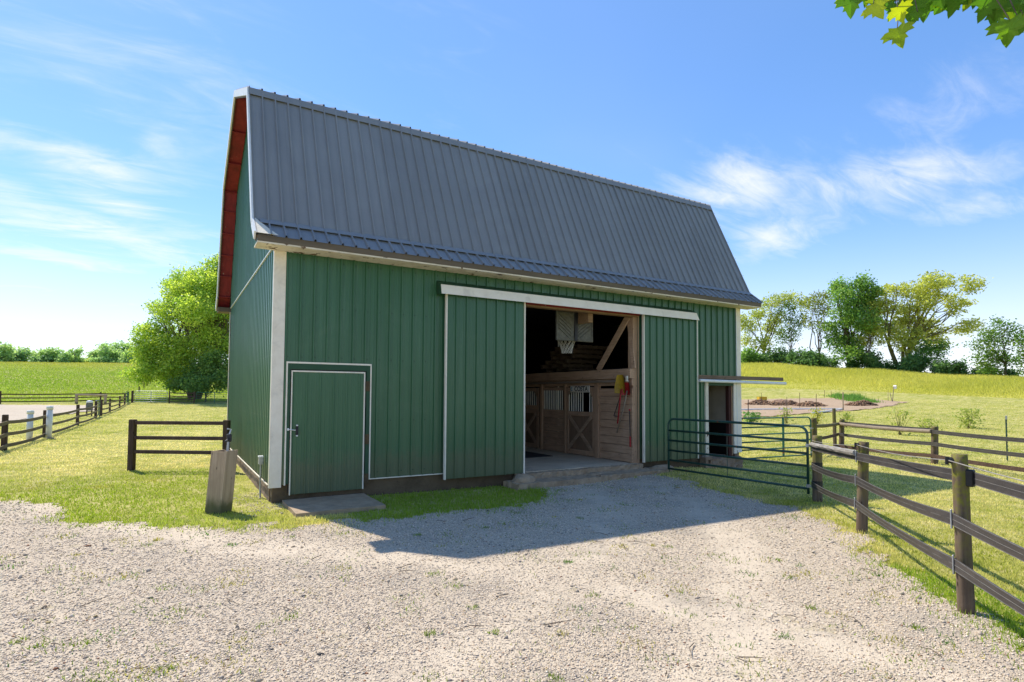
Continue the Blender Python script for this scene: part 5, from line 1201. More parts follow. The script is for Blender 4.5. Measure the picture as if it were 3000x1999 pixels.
TREES = json.loads('''{"T1":[[109.5,68.4],[[-2.79,8.82,2.01,2.01],[-1.08,11.4,2.29,1.72],[2.36,14.26,2.58,1.43],[5.52,14.84,2.58,1.29],[7.52,13.69,1.72,1.43],[3.22,10.25,1.72,1.29],[-3.08,5.09,1.72,1.43],[-0.22,4.52,1.72,1.72],[2.08,8.24,1.72,2.01],[-4.23,9.68,1.15,1.43]]],"T2":[[114.4,64.7],[[-0.07,12.66,2.28,2.0],[-0.35,8.96,2.0,2.28],[-1.49,6.11,1.43,1.43],[1.36,9.81,1.43,1.71],[1.07,7.25,1.14,1.43]]],"T3":[[113.9,57.9],[[-1.56,13.28,2.17,1.9],[-1.01,15.17,1.35,1.08],[0.88,14.36,1.63,1.63],[0.88,11.92,1.63,1.63],[-2.64,10.02,1.08,1.63],[-0.2,8.67,1.63,1.35]]],"T4":[[114.6,52.7],[[-0.19,17.52,1.57,1.57],[-1.5,16.48,1.57,1.57],[3.21,17.26,2.09,1.83],[4.77,15.69,1.57,1.57],[1.9,15.69,2.61,2.09],[-2.02,14.12,2.09,1.83],[2.42,13.08,3.14,2.35],[-1.76,10.99,2.35,2.09],[4.51,12.29,1.57,2.09],[-2.81,8.37,1.83,1.83],[1.12,9.68,3.14,2.35],[3.21,8.37,2.09,1.83],[-2.28,5.76,2.09,1.57],[0.85,6.02,2.88,1.83],[-2.02,3.14,2.35,1.31],[1.38,2.88,2.35,1.57],[2.94,4.71,1.57,1.57]]],"T5":[[121.2,46.0],[[-3.26,15.11,2.05,1.79],[-0.96,16.39,2.05,1.28],[-4.28,12.81,1.54,1.54],[-1.98,13.32,2.3,1.54],[2.12,15.88,2.3,1.79],[4.68,17.67,2.56,1.54],[7.75,17.93,2.56,1.54],[10.57,16.65,1.79,1.79],[11.34,14.35,1.79,1.54],[10.82,12.55,1.28,1.28],[13.64,14.09,1.28,0.64],[5.96,15.63,2.56,1.79],[3.14,13.32,2.3,2.05],[1.09,11.78,2.3,2.05],[-0.44,9.48,2.56,2.05],[3.14,9.22,2.3,2.05],[1.35,7.17,2.3,1.79],[0.32,4.61,1.54,1.54],[-1.72,6.66,1.28,1.79],[5.7,9.48,2.05,1.54],[7.75,8.46,2.3,1.02],[11.08,8.71,2.3,1.02],[13.64,9.74,1.54,1.02],[7.75,6.15,2.05,1.54]]],"T6":[[114.2,49.0],[[0.58,8.39,1.52,1.52],[2.1,9.15,1.52,1.52],[1.59,10.68,1.52,1.02],[0.58,6.11,1.27,1.52],[2.1,6.62,1.02,1.52]]],"T7":[[119.5,40.1],[[0.06,5.58,1.21,1.21],[1.27,4.85,1.45,0.97],[0.3,3.64,1.45,0.97],[2.24,5.82,1.21,0.97]]],"T8":[[120.2,29.5],[[-0.62,9.09,1.33,1.11],[-2.39,7.75,1.33,1.11],[0.27,7.53,1.55,1.33],[-3.5,5.98,1.55,0.89],[-1.28,5.31,2.22,1.55],[-3.06,3.54,1.78,1.33],[0.05,2.65,2.44,1.55],[-1.95,1.98,1.78,1.11]]],"T9":[[119.1,26.2],[[-0.92,5.75,1.5,1.07],[0.05,7.89,1.5,1.71],[-1.03,3.61,1.71,1.29],[-0.6,1.46,1.71,1.29],[1.12,5.32,1.93,1.93]]],"B0":[[102.0,66.8],[[-0.92,1.46,1.1,1.15],[0.94,1.54,1.21,1.24],[0.06,2.2,1.32,1.24],[0.06,0.64,1.76,0.82]]],"B1":[[105.0,66.1],[[-1.18,1.24,1.38,0.97],[1.18,1.31,1.52,1.04],[0.07,1.86,1.66,1.04],[0.07,0.54,2.21,0.69]]],"B2":[[108.9,63.9],[[-1.3,1.65,1.52,1.16],[1.29,1.73,1.68,1.25],[0.07,2.4,1.83,1.25],[0.07,0.82,2.44,0.83]]],"B3":[[108.5,59.0],[[-1.13,1.68,1.33,1.12],[1.14,1.76,1.47,1.2],[0.07,2.4,1.6,1.2],[0.07,0.88,2.14,0.8]]],"B4":[[111.7,57.7],[[-1.01,1.46,1.21,1.13],[1.03,1.54,1.33,1.21],[0.07,2.18,1.45,1.21],[0.07,0.65,1.93,0.8]]],"B5":[[110.4,54.0],[[-0.63,1.15,0.78,0.91],[0.69,1.22,0.85,0.97],[0.07,1.74,0.93,0.97],[0.07,0.51,1.24,0.65]]],"B6":[[115.6,48.5],[[-0.96,1.44,1.14,1.42],[0.99,1.55,1.26,1.53],[0.07,2.36,1.37,1.53],[0.07,0.43,1.83,1.02]]],"B7":[[118.6,46.9],[[-0.73,0.24,0.89,1.07],[0.78,0.32,0.98,1.15],[0.07,0.93,1.07,1.15],[0.07,-0.52,1.43,0.76]]],"B8":[[117.2,42.8],[[-1.04,1.19,1.23,1.37],[1.04,1.29,1.35,1.47],[0.06,2.07,1.47,1.47],[0.06,0.21,1.96,0.98]]],"B9":[[119.8,42.0],[[-0.94,2.2,1.11,1.21],[0.95,2.29,1.22,1.29],[0.06,2.98,1.33,1.29],[0.06,1.34,1.77,0.86]]],"B10":[[118.1,38.1],[[-0.8,1.26,0.95,0.99],[0.81,1.33,1.04,1.07],[0.05,1.9,1.14,1.07],[0.05,0.55,1.52,0.71]]],"B11":[[120.9,36.4],[[-0.8,1.2,0.95,0.99],[0.81,1.27,1.04,1.07],[0.05,1.84,1.14,1.07],[0.05,0.49,1.51,0.71]]],"B12":[[123.8,34.5],[[-0.69,0.59,0.83,0.74],[0.72,0.64,0.91,0.8],[0.05,1.07,0.99,0.8],[0.05,0.06,1.32,0.53]]],"B13":[[121.5,31.9],[[-0.56,0.8,0.69,0.8],[0.6,0.86,0.75,0.86],[0.05,1.32,0.82,0.86],[0.05,0.23,1.1,0.57]]],"B14":[[115.0,51.9],[[-0.63,0.84,0.78,0.73],[0.7,0.89,0.86,0.78],[0.07,1.31,0.94,0.78],[0.07,0.32,1.25,0.52]]],"B15":[[121.4,29.1],[[-0.65,0.5,0.78,0.7],[0.67,0.55,0.86,0.75],[0.05,0.95,0.94,0.75],[0.05,-0.0,1.25,0.5]]],"F0":[[-34.3,156.5],[[-0.59,1.63,0.65,1.15],[0.28,1.72,0.65,1.24],[-0.16,2.33,0.65,1.24],[-0.27,0.57,0.98,1.06]]],"F1":[[-33.7,158.7],[[-0.6,0.88,0.66,0.81],[0.28,0.94,0.66,0.87],[-0.16,1.38,0.66,0.87],[-0.27,0.13,0.99,0.75]]],"F2":[[-32.9,160.8],[[-0.61,0.76,0.67,0.82],[0.29,0.82,0.67,0.89],[-0.16,1.26,0.67,0.89],[-0.27,-0.0,1.01,0.76]]],"F3":[[-31.4,163.1],[[-0.73,1.26,0.86,0.84],[0.42,1.33,0.86,0.9],[-0.16,1.78,0.86,0.9],[-0.3,0.49,1.29,0.77]]],"F4":[[-29.8,165.4],[[-0.74,0.95,0.88,0.76],[0.43,1.01,0.88,0.82],[-0.15,1.42,0.88,0.82],[-0.3,0.25,1.32,0.7]]],"F5":[[-27.9,158.6],[[-0.54,0.38,0.59,0.55],[0.25,0.43,0.59,0.59],[-0.15,0.72,0.59,0.59],[-0.25,-0.12,0.89,0.51]]],"F6":[[-26.6,160.9],[[-0.78,1.33,0.95,0.94],[0.48,1.41,0.95,1.01],[-0.15,1.91,0.95,1.01],[-0.31,0.47,1.43,0.86]]],"F7":[[-25.8,163.0],[[-0.68,0.77,0.79,0.86],[0.38,0.83,0.79,0.92],[-0.15,1.29,0.79,0.92],[-0.28,-0.02,1.19,0.79]]],"F8":[[-25.1,165.1],[[-0.63,0.57,0.71,0.68],[0.33,0.62,0.71,0.73],[-0.15,0.99,0.71,0.73],[-0.27,-0.05,1.07,0.62]]],"F9":[[-23.1,158.3],[[-0.49,0.87,0.52,0.75],[0.2,0.92,0.52,0.8],[-0.14,1.33,0.52,0.8],[-0.23,0.18,0.78,0.69]]],"F10":[[-21.9,160.5],[[-0.41,1.58,0.39,0.86],[0.12,1.64,0.39,0.92],[-0.14,2.1,0.39,0.92],[-0.21,0.79,0.59,0.79]]],"F11":[[-21.9,162.5],[[-0.62,0.57,0.71,0.58],[0.33,0.62,0.71,0.62],[-0.15,0.93,0.71,0.62],[-0.26,0.04,1.07,0.53]]],"F12":[[-18.5,164.9],[[-0.63,1.67,0.73,0.69],[0.34,1.73,0.73,0.75],[-0.14,2.1,0.73,0.75],[-0.26,1.03,1.1,0.64]]],"F13":[[-19.1,166.8],[[-0.82,0.39,1.01,0.5],[0.53,0.43,1.01,0.54],[-0.14,0.7,1.01,0.54],[-0.31,-0.07,1.52,0.46]]],"F14":[[-16.5,160.1],[[-0.67,0.37,0.8,0.48],[0.4,0.41,0.8,0.52],[-0.14,0.67,0.8,0.52],[-0.27,-0.07,1.21,0.45]]],"F15":[[-14.9,162.2],[[-0.8,1.94,1.0,1.08],[0.53,2.02,1.0,1.17],[-0.14,2.6,1.0,1.17],[-0.3,0.93,1.5,1.0]]],"F16":[[-13.2,164.3],[[-0.88,2.42,1.11,1.11],[0.6,2.5,1.11,1.19],[-0.14,3.1,1.11,1.19],[-0.32,1.4,1.67,1.02]]],"F17":[[-11.5,166.4],[[-0.77,2.05,0.94,1.23],[0.49,2.14,0.94,1.32],[-0.14,2.8,0.94,1.32],[-0.29,0.91,1.42,1.13]]],"F18":[[-10.3,159.5],[[-0.61,0.99,0.73,0.89],[0.36,1.06,0.73,0.96],[-0.13,1.54,0.73,0.96],[-0.25,0.17,1.09,0.82]]],"F19":[[-13.9,161.3],[[-0.74,0.79,0.91,0.79],[0.47,0.85,0.91,0.85],[-0.13,1.27,0.91,0.85],[-0.29,0.06,1.36,0.73]]],"BIG":[[0.9,73.7],[[-3.91,14.7,1.42,1.42],[-1.72,15.6,1.42,1.16],[0.09,16.12,1.29,1.03],[1.89,17.28,1.29,1.29],[3.18,18.18,0.77,0.9],[-5.59,11.86,1.16,0.64],[-2.75,12.63,1.68,1.55],[-0.17,13.41,1.81,1.81],[2.15,14.44,1.68,1.81],[-6.23,8.25,1.16,1.16],[-4.94,9.28,1.42,1.29],[-2.75,9.54,1.93,1.81],[-0.17,10.18,1.93,1.93],[2.41,11.09,1.68,1.81],[4.08,12.12,1.03,1.93],[-6.49,5.93,0.77,1.03],[-4.94,6.31,1.68,1.42],[-2.75,6.31,1.93,1.68],[-0.17,6.7,1.93,1.81],[2.41,7.6,1.93,1.93],[-4.3,3.73,1.29,1.03],[-1.98,3.73,1.81,1.42],[4.08,8.25,0.9,2.58],[5.37,10.83,1.93,2.58],[5.76,6.96,1.93,2.58],[4.47,15.6,1.81,2.58]]],"UND":[[2.1,69.6],[[-0.9,3.85,1.86,1.49],[1.2,4.47,1.61,1.86],[-3.75,2.24,1.24,0.74],[-1.65,2.24,1.49,0.87],[0.58,2.24,1.61,0.99],[2.19,2.61,0.99,1.12],[3.68,3.23,1.86,1.49]]]}''')
YG1, YG2 = (.30, .36, .075), (.50, .53, .13)
OL1, OL2 = (.35, .38, .075), (.56, .58, .14)
MG1, MG2 = (.14, .27, .055), (.30, .44, .09)
DG1, DG2 = (.095, .21, .050), (.21, .36, .08)
BU1, BU2 = (.095, .19, .065), (.19, .31, .09)
def T(k): return TREES[k][0], TREES[k][1]
RG = 'trees along the hay field crest'
tree('willow_tree', 'pale yellow green leaning tree rising just right of the barn eave', 'tree', *T('T1'), .42, .24, YG1, YG2, .26, 3.0, group=RG, trunks=((-1.5, .8), (.6, 1.6), (1.8, 1.3)), sub=14, aspect=2.4)
tree('young_tree', 'small thin mid green tree between the leaning willow and tall maple', 'tree', *T('T2'), .45, .24, MG1, (.16, .20, .04), .13, 5.0, group=RG, sub=14)
tree('leaning_tree', 'thin sparse tree with crooked bare limbs left of the tall maple', 'tree', *T('T3'), .30, .22, YG1, (.19, .21, .05), .18, 4.5, group=RG, trunks=((-2.2, 1.0), (-.3, 1.3)), sub=16, aspect=2.2)
tree('maple_tree', 'tall dense dark green maple standing on the field crest', 'tree', *T('T4'), .85, .27, DG1, MG2, .42, 6.0, group=RG, sub=12, depth_k=1.6)
tree('willow_tree', 'large spreading yellow olive willow right of the tall maple', 'tree', *T('T5'), .50, .23, OL1, OL2, .42, 7.0, 'bark_yellow', RG, trunks=((2.2, 1.0), (-3.2, 1.1), (.4, .8)), sub=14, depth_k=1.6, aspect=2.6)
tree('young_tree', 'slim yellow leafed tree between the maple and the large willow', 'tree', *T('T6'), .5, .22, OL1, OL2, .14, 4.5, group=RG, sub=12, aspect=2.4)
tree('young_tree', 'small bright green sapling under the drooping willow limb', 'tree', *T('T7'), .85, .22, MG1, (.12, .22, .04), .10, 2.0, group=RG)
tree('broadleaf_tree', 'fresh green low branched tree far right of the field crest', 'tree', *T('T8'), .5, .24, MG1, (.17, .24, .05), .20, 3.0, group=RG, sub=14)
tree('broadleaf_tree', 'green tree with bare upper twigs cut by the right frame edge', 'tree', *T('T9'), .5, .24, MG1, (.16, .22, .05), .25, 4.0, group=RG, sub=14)
bush_lb = ['light green bush at the foot of the leaning willow', 'broad dark bush left of the small thin tree', 'low dark bush beneath the small thin tree', 'rounded dark bush right of the small thin tree', 'dark bush under the crooked sparse tree', 'small dark bush against the left of the maple trunk', 'dark conical evergreen bush right of the maple trunk', 'low dark bush beneath the slim yellow tree', 'broad dark bush around the large willow foot', 'taller dark bush behind the willow trunk', 'dark bush under the bright green sapling', 'rounded dark bush standing right of the sapling', 'low dark bush before the far right tree', 'small dark bush under the fresh green tree', 'little dark bush at the maple foot', 'low bush at the far right end of the hedge']
for i in range(16):
    tree('hedge_bush', bush_lb[i], 'bush', *T('B%d' % i), 1.25, .26, MG1 if i == 0 else BU1, MG2 if i == 0 else BU2, .07, .8, group='bushes along the field crest', sub=14)
def TF(i):
    p, c = T('F%d' % i); return p, [[a * 1.5, b * 1.25, rx * 1.5, rz * 1.2] for a, b, rx, rz in c]
far_lb = ['tall hazy grey green tree at the left frame edge', 'rounded green tree next to the left edge tree', 'darker small bush in the far left treeline', 'rounded mid green tree second of the far left row', 'bright green tree in the middle of the far left row', 'small dark bush between two bright far trees', 'highest rounded tree of the far left row', 'green tree at the right shoulder of the highest far tree', 'dark low bush near the right end of the row', 'ragged tree toward the end of the far left row', 'thin upright tree ending the far left row', 'low green bush at the foot of the thin upright tree', 'small rounded green tree standing alone past the gap', 'low yellow green bush before the lone rounded tree', 'low green bush left of the lacy trees', 'lacy tree nearest the gap on the far hill', 'broad lacy tree in the far right clump', 'lacy tree beside the big leafy tree', 'small pale bush at the edge of the big leafy tree', 'low bush beneath the lacy trees']
for i in range(20):
    a, b = ((.32, .47, .17), (.48, .60, .22)) if i not in (2, 5, 8, 13) else ((.19, .32, .13), (.28, .42, .16)) if i != 13 else ((.50, .55, .10), (.66, .66, .14))  # leaf colours paled, so the haze of distance is painted in
    tree('distant_tree' if i not in (2, 5, 8, 11, 13, 14, 18, 19) else 'distant_bush', far_lb[i], 'tree' if i not in (2, 5, 8, 11, 13, 14, 18, 19) else 'bush', *TF(i), .8 if i in (15, 16, 17) else 1.1, .34, a, b, .14, 1.2, group='trees beyond the left hill', sub=14)
def TBIG():
    p, c = T('BIG'); return p, [[a, b, rx * 1.15, rz * 1.15] for a, b, rx, rz in c] + [[1.5, 15.2, 2.2, 1.8], [2.5, 12.0, 2.4, 2.2], [-.8, 13.2, 2.2, 1.8], [4.0, 14.0, 2.2, 2.2], [.5, 9.8, 2.4, 2.0], [3.5, 9.0, 2.4, 2.2], [-2.8, 11.6, 1.8, 1.6], [-5.2, 3.4, 1.8, 1.5], [-3.4, 2.4, 2.0, 1.4], [-4.6, 5.6, 2.0, 1.8], [-2.2, 4.4, 2.2, 2.0]]
tree('leafy_tree', 'big bright green leafy tree standing directly left of the barn', 'tree', *TBIG(), 1.05, .17, (.24, .39, .065), (.60, .68, .12), .38, 5.0, trunks=((-1.0, 1.0), (1.5, 1.2), (3.5, 1.3)), sub=22, depth_k=1.8)
tree('understory_shrub', 'dark shady shrubs growing under the big leafy tree', 'shrub', *T('UND'), 1.3, .18, (.10, .19, .055), (.26, .38, .085), .1, 1.0, sub=16)
# shrubby plants on the lawn, tall weeds by the garden
def tuft_plant(name, label, x, y, w, h, n, c1, c2, size=.05, group=None):
    g = G(x, y); t = thing(name, label, 'plant', (x, y, g), group); m = MB()
    for k in range(14):
        e = Vector((x + random.gauss(0, w * .4), y + random.gauss(0, w * .4), g + h * random.uniform(.5, 1))); m.tube([(x + random.gauss(0, .08), y, g - .03), Vector((x, y, g)).lerp(e, .55) + Vector((0, 0, .06)), e], [.010, .007, .003], 5, caps=False)
    m.build('stem', 'bark_yellow', t)
    P = np.stack([x + rng.normal(size=n) * w * .42, y + rng.normal(size=n) * w * .42, g + h * rng.beta(1.6, 1.4, n)], -1); tt = rng.random((n, 1)); C = np.array(c1) * (1 - tt) + np.array(c2) * tt
    V, F, CC = leaf_cloud(P, np.array([0, 0, .5]), size, C, 2.2); np_mesh('leaves', V - np.array([x, y, g]), F, 'leaf_mat', CC, t)
PLG = 'young plants on the right lawn'
tuft_plant('young_plant', 'loose leafy young plant behind the middle of the farther paddock fence', 30.0, 4.3, .60, 1.35, 150, YG1, (.40, .42, .12), .085, PLG)
tuft_plant('young_plant', 'dense grassy shrub on the lawn nearest the right frame edge', 38.0, 4.4, .75, 1.15, 420, YG1, (.36, .40, .10), .075, PLG)
tuft_plant('young_plant', 'low green plant between the loose plant and the grassy shrub', 34.0, 4.8, .8, .7, 150, YG1, (.36, .40, .10), .075, PLG)
tuft_plant('young_plant', 'small green plant right of the fence corner stake', 33.0, 8.6, .5, 1.0, 110, YG1, (.36, .40, .10), .08, PLG)
tuft_plant('young_plant', 'bushy green plant between barn corner and garden', 31.5, 13.9, .7, .75, 380, (.10, .22, .05), (.22, .36, .08), .08, PLG)
tuft_plant('young_plant', 'yellowish wispy plant at the near garden edge above the gate', 33.2, 12.6, .5, 1.1, 140, YG1, (.30, .32, .07), .075, PLG)
tuft_plant('young_plant', 'yellow flowering plant above the lighter green gate', 34.6, 11.3, .5, 1.05, 150, YG1, (.45, .38, .04), .075, PLG)

# ------------------------------------------------------------------ the maple whose twigs hang into the top right corner
LEAVES = [(1.573, -8.701, 3.861, 0.135, -5, 0), (1.638, -8.627, 3.95, 0.077, 20, 1), (1.589, -8.822, 3.769, 0.12, 25, 1), (1.841, -8.749, 3.946, 0.124, 0, 0), (1.762, -8.812, 3.832, 0.1, -15, 0), (1.58, -8.929, 3.683, 0.107, 35, 1), (1.688, -8.874, 3.635, 0.13, 5, 0.4), (1.843, -8.861, 3.833, 0.135, -10, 0), (2.019, -8.853, 3.916, 0.154, 15, 0), (1.755, -8.919, 3.731, 0.077, 0, 0), (2.212, -8.857, 4.007, 0.159, -20, 0), (2.035, -8.977, 3.864, 0.13, 0, 0), (2.053, -8.876, 3.958, 0.124, 30, 0.3), (2.221, -8.976, 3.959, 0.082, 10, 0), (2.06, -9.104, 3.782, 0.144, -15, 0), (2.224, -9.088, 3.84, 0.13, 10, 0.1), (2.04, -9.199, 3.598, 0.153, -8, 0.1), (2.292, -9.129, 3.841, 0.139, 15, 0.3), (2.204, -9.191, 3.797, 0.12, 0, 0), (2.231, -9.203, 3.73, 0.063, 0, 0.2), (2.094, -9.231, 3.603, 0.051, -20, 0), (1.752, -8.697, 3.992, 0.134, 0, 0), (1.82, -8.851, 3.912, 0.149, 10, 0.5), (2.106, -8.796, 4.07, 0.159, -30, 0.2), (2.127, -8.922, 4.005, 0.154, 20, 0), (2.14, -9.043, 3.924, 0.139, -10, 0), (2.247, -9.106, 3.925, 0.149, 0, 0.4), (2.13, -9.26, 3.738, 0.13, 15, 0), (2.292, -9.241, 3.754, 0.135, 0, 0), (1.791, -8.608, 4.067, 0.106, 40, 0.2), (2.2, -9.304, 3.78, 0.139, 0, 0), (1.982, -8.723, 4.085, 0.149, 0, 0)]
t = thing('maple_tree', 'maple whose lobed leaves hang into the top right corner of the view', 'tree', (5.6, -11.2, G(5.6, -11.2)))
_r2 = np.random.default_rng(3)
for _k in range(26):
    _s = _r2.random(); LEAVES.append((1.60 + .72 * _s + _r2.normal() * .05, -8.62 - .62 * _s + _r2.normal() * .05, 3.985 - .17 * _s + _r2.uniform(-.04, .07), round(_r2.uniform(.10, .15), 3), _r2.uniform(-40, 40), [0, 0, 0, .1, .2, .3, .5, 1][_k % 8]))
half = [(0, 0), (.16, -.07), (.34, -.17), (.35, 0), (.50, .0), (.74, .17), (.60, .24), (.68, .41), (.47, .37), (.28, .42), (.36, .63), (.22, .62), (.13, .82), (0, 1.0)]
outl = half + [(-x, y) for x, y in half[-2:0:-1]]
def leaf_mesh(col, curl, fold):
    me = bpy.data.meshes.new('leaf'); vs = [(0, .34, 0)] + [(x, y, fold * abs(x) - curl * (y - .3) ** 2 - .25 * curl * x * x) for x, y in outl]
    n = len(outl); me.from_pydata(vs, [], [(0, 1 + i, 1 + (i + 1) % n) for i in range(n)])
    a = me.attributes.new('col', 'FLOAT_COLOR', 'POINT'); c = np.ones((len(vs), 4), np.float32); c[:, :3] = col
    c[0, :3] = np.array(col) * 1.25; a.data.foreach_set('color', c.ravel()); me.materials.append(MATS['leaf_mat']); me.update(); return me
LM = {lt: [leaf_mesh(tuple(np.array((.085, .19, .022)) * (1 - lt) + np.array((.40, .46, .04)) * lt), cu_, fo) for cu_, fo in ((.25, .25), (.45, .5), (.1, .15))] for lt in (0, .1, .2, .3, .4, .5, 1)}  # paler leaf colours paint in the sun shining through some leaves
rr = random.Random(5)
view = Vector((-.72, -.50, -.48)).normalized(); ends = []
for i, (x, y, z, s, rot, lt) in enumerate(LEAVES):
    o = link('leaf', LM[lt][i % 3], t)
    down = Vector((0, 0, -1)) ; nz = (view + Vector((rr.uniform(-.45, .45), rr.uniform(-.45, .45), rr.uniform(-.3, .3)))).normalized()
    yv = (down - nz * nz.dot(down)).normalized(); xv = yv.cross(nz)
    q = Matrix.Rotation(math.radians(rot), 3, nz); yv = q @ yv; xv = q @ xv
    k = s * .82; c = Vector((x, y, z)) - ORG[t.name] - yv * k * .42
    o.matrix_local = Matrix(((xv.x * k, yv.x * k, nz.x * k, c.x), (xv.y * k, yv.y * k, nz.y * k, c.y), (xv.z * k, yv.z * k, nz.z * k, c.z), (0, 0, 0, 1)))
    ends.append(c + ORG[t.name])
m = MB(); b0 = Vector((5.6, -11.2, G(5.6, -11.2) - .3))
m.tube([b0, b0 + Vector((.02, 0, 1.5)), b0 + Vector((-.03, .03, 3.2)), b0 + Vector((.05, 0, 5.2)), b0 + Vector((.1, 0, 7.5)), b0 + Vector((.0, .1, 9.5))], [.36, .28, .25, .2, .12, .03], 12)
limb = [b0 + Vector((-.03, .03, 4.3)), Vector((4.7, -10.6, 4.95)), Vector((3.6, -9.8, 5.0)), Vector((2.7, -9.25, 4.75)), Vector((1.7, -8.6, 4.55))]
m.tube(limb, [.13, .09, .06, .04, .015], 8); m.build('trunk', 'bark', t)
m = MB()
for e in ends:
    a = min([limb[i].lerp(limb[i + 1], s) for i in range(len(limb) - 1) for s in (0, .25, .5, .75)], key=lambda p: (p - e).length)
    m.tube([a, a.lerp(e, .5) + Vector((rr.uniform(-.05, .05), rr.uniform(-.05, .05), .06)), e], [.008, .005, .0022], 5, caps=False)
m.build('twigs', 'bark', t)
n = 5200; u = rng.normal(size=(n, 3)); u /= np.linalg.norm(u, axis=1, keepdims=True); Pc = np.array([5.7, -11.4, 7.9]) + u * (rng.random((n, 1)) ** .4) * np.array([3.4, 3.0, 2.7])
Pc = Pc[(Pc[:, 2] > 5.6)]
C_ = np.array([.085, .19, .022]) * (1 + rng.normal(size=(len(Pc), 1)) * .25); V, F, CC = leaf_cloud(Pc, np.array([0, 0, .8]), .15, np.clip(C_, .01, 1), 1.1)
o = np_mesh('crown', V - np.array(ORG[t.name]), F, 'leaf_mat', CC, t); o['kind'] = 'stuff'

# ------------------------------------------------------------------ grass blades (nobody could count them)
def blades(x, y, h, w, c, lean=.55, z=None):
    n = len(x); a = rng.random(n) * 2 * np.pi; b = rng.random(n) * 2 * np.pi
    z0 = GA(x, y) - .006 if z is None else z
    dx = np.cos(a) * w * .5; dy = np.sin(a) * w * .5; l = h * lean * rng.random(n)
    B = np.stack([np.stack([x - dx, y - dy, z0], -1), np.stack([x + dx, y + dy, z0], -1), np.stack([x + np.cos(b) * l, y + np.sin(b) * l, z0 + h], -1)], 1)
    return B.reshape(-1, 3), np.repeat(c, 3, 0)
def lawn_tone(x, y):
    """greener and drier patches as they lie on the ground"""
    s = np.clip(.55 * vnoise(x, y, .35) + .45 * vnoise(x, y, 1.3, 1) - .05, 0, 1)
    dry = np.clip((vnoise(x, y, .8, 1) * .55 + vnoise(x, y, 2.9) * .5 + .12 * sst(1, 6, np.hypot(x + 3, y - 4)) - .36) * 2.3, 0, 1)
    g1, g2, st = np.array([.235, .290, .040]), np.array([.430, .430, .080]), np.array([.76, .65, .29])
    n = len(x); s = np.clip(s + rng.normal(size=n) * .18, 0, 1)[:, None]; d = np.clip(dry * .75 + rng.normal(size=n) * .15, 0, 1)[:, None]
    # the strip in front of and left of the barn was left longer and greener
    wob = (vnoise(x, y, .5) - .5) * 1.2
    nearl = (1 - sst(4.9, 5.6, y + wob)) * (1 - sst(-.6, .2, x)) * (.35 + .75 * vnoise(x, y, .45, 1))
    d = np.clip(d + .35 * (sst(5.0, 6.0, y + wob) * (1 - sst(13, 22, y)) * (1 - sst(-.5, .5, x)))[:, None] * (.4 + 1.1 * vnoise(x, y, 1.0))[:, None], 0, 1)
    gr = np.clip(np.where((y < .2) & (x > .9) & (x < 5.6), 1., 0.) + .85 * nearl, 0, 1)[:, None]
    c = (g1 * (1 - s) + g2 * s) * (1 - d * (1 - gr)) + st * d * (1 - gr)
    c = c * (1 - .55 * gr) + np.array([.200, .35, .030]) * .55 * gr
    br = (np.clip((vnoise(x, y, .55, 0) * .6 + vnoise(x, y, 1.9, 1) * .5 - .60) * 5, 0, 1) * np.clip(1 - np.hypot((x + 3.5) / 5, (y - 2) / 3), 0, 1))[:, None]
    c = c * (1 - br * .8) + np.array([.46, .30, .10]) * br * .8                      # rusty dry patches left of the barn
    return np.clip(c * (1 + rng.normal(size=(n, 1)) * .14), .01, 1)
def in_barn(x, y): return (x > -.03) & (x < L_ + .03) & (y > -.02) & (y < D_ + .05)
def cand(n, r0, r1, p0, p1):
    r = np.exp(rng.uniform(math.log(r0), math.log(r1), n)); ph = np.radians(rng.uniform(p0, p1, n))
    return QX + r * np.sin(ph), QY + r * np.cos(ph), r
soil_p = np.array(SOIL); arena_p = np.array([(-9.6, 31), (-9.0, 40), (-7.2, 50), (-7.6, 57), (-8.5, 61), (-16, 63), (-40, 60), (-40, 31)], float)
VV, CCs = [], []
x, y, r = cand(720000, 4.0, 78, -22, 104)
sd = sd_poly(x, y, _g) + edge_noise(x, y) + rng.normal(size=len(x)) * .05
ok = ((sd < .03) | ((sd < .30) & (rng.random(len(sd)) < .22))) & ~in_barn(x, y) & ~((x > .15) & (x < 1.6) & (y > -1.33) & (y < 0)) & ~((x > 4.4) & (x < 8.9) & (y > -.66) & (y < .05))
ok &= (sd_poly(x, y, soil_p) < 0) & (sd_poly(x, y, arena_p) < 0)
bare = (x > -.55) & (x < .3) & (y < 5) & (y > -.6)                         # bare strip along the gable foundation
ok &= ~(bare & (rng.random(len(x)) < .75))
x, y, r = x[ok], y[ok], r[ok]
h = .022 + .028 * rng.random(len(x)) + .012 * np.clip(r / 40, 0, 1)
h *= 1 + .25 * ((y < .1) & (y > -2.4) & (x > 1.2) & (x < 5.6)) + .5 * (np.abs(sd[ok]) < .25)
b_, c_ = blades(x, y, h, .0032 * r ** .85 * .55 + .004, lawn_tone(x, y), .8); VV.append(b_); CCs.append(c_)
V = np.concatenate(VV); o = np_mesh('grass', V, np.arange(len(V)).reshape(-1, 3), 'blade_mat', np.concatenate(CCs)); tag(o, 'short mown yellow green grass covering the lawn and paddock', 'grass', kind='stuff')
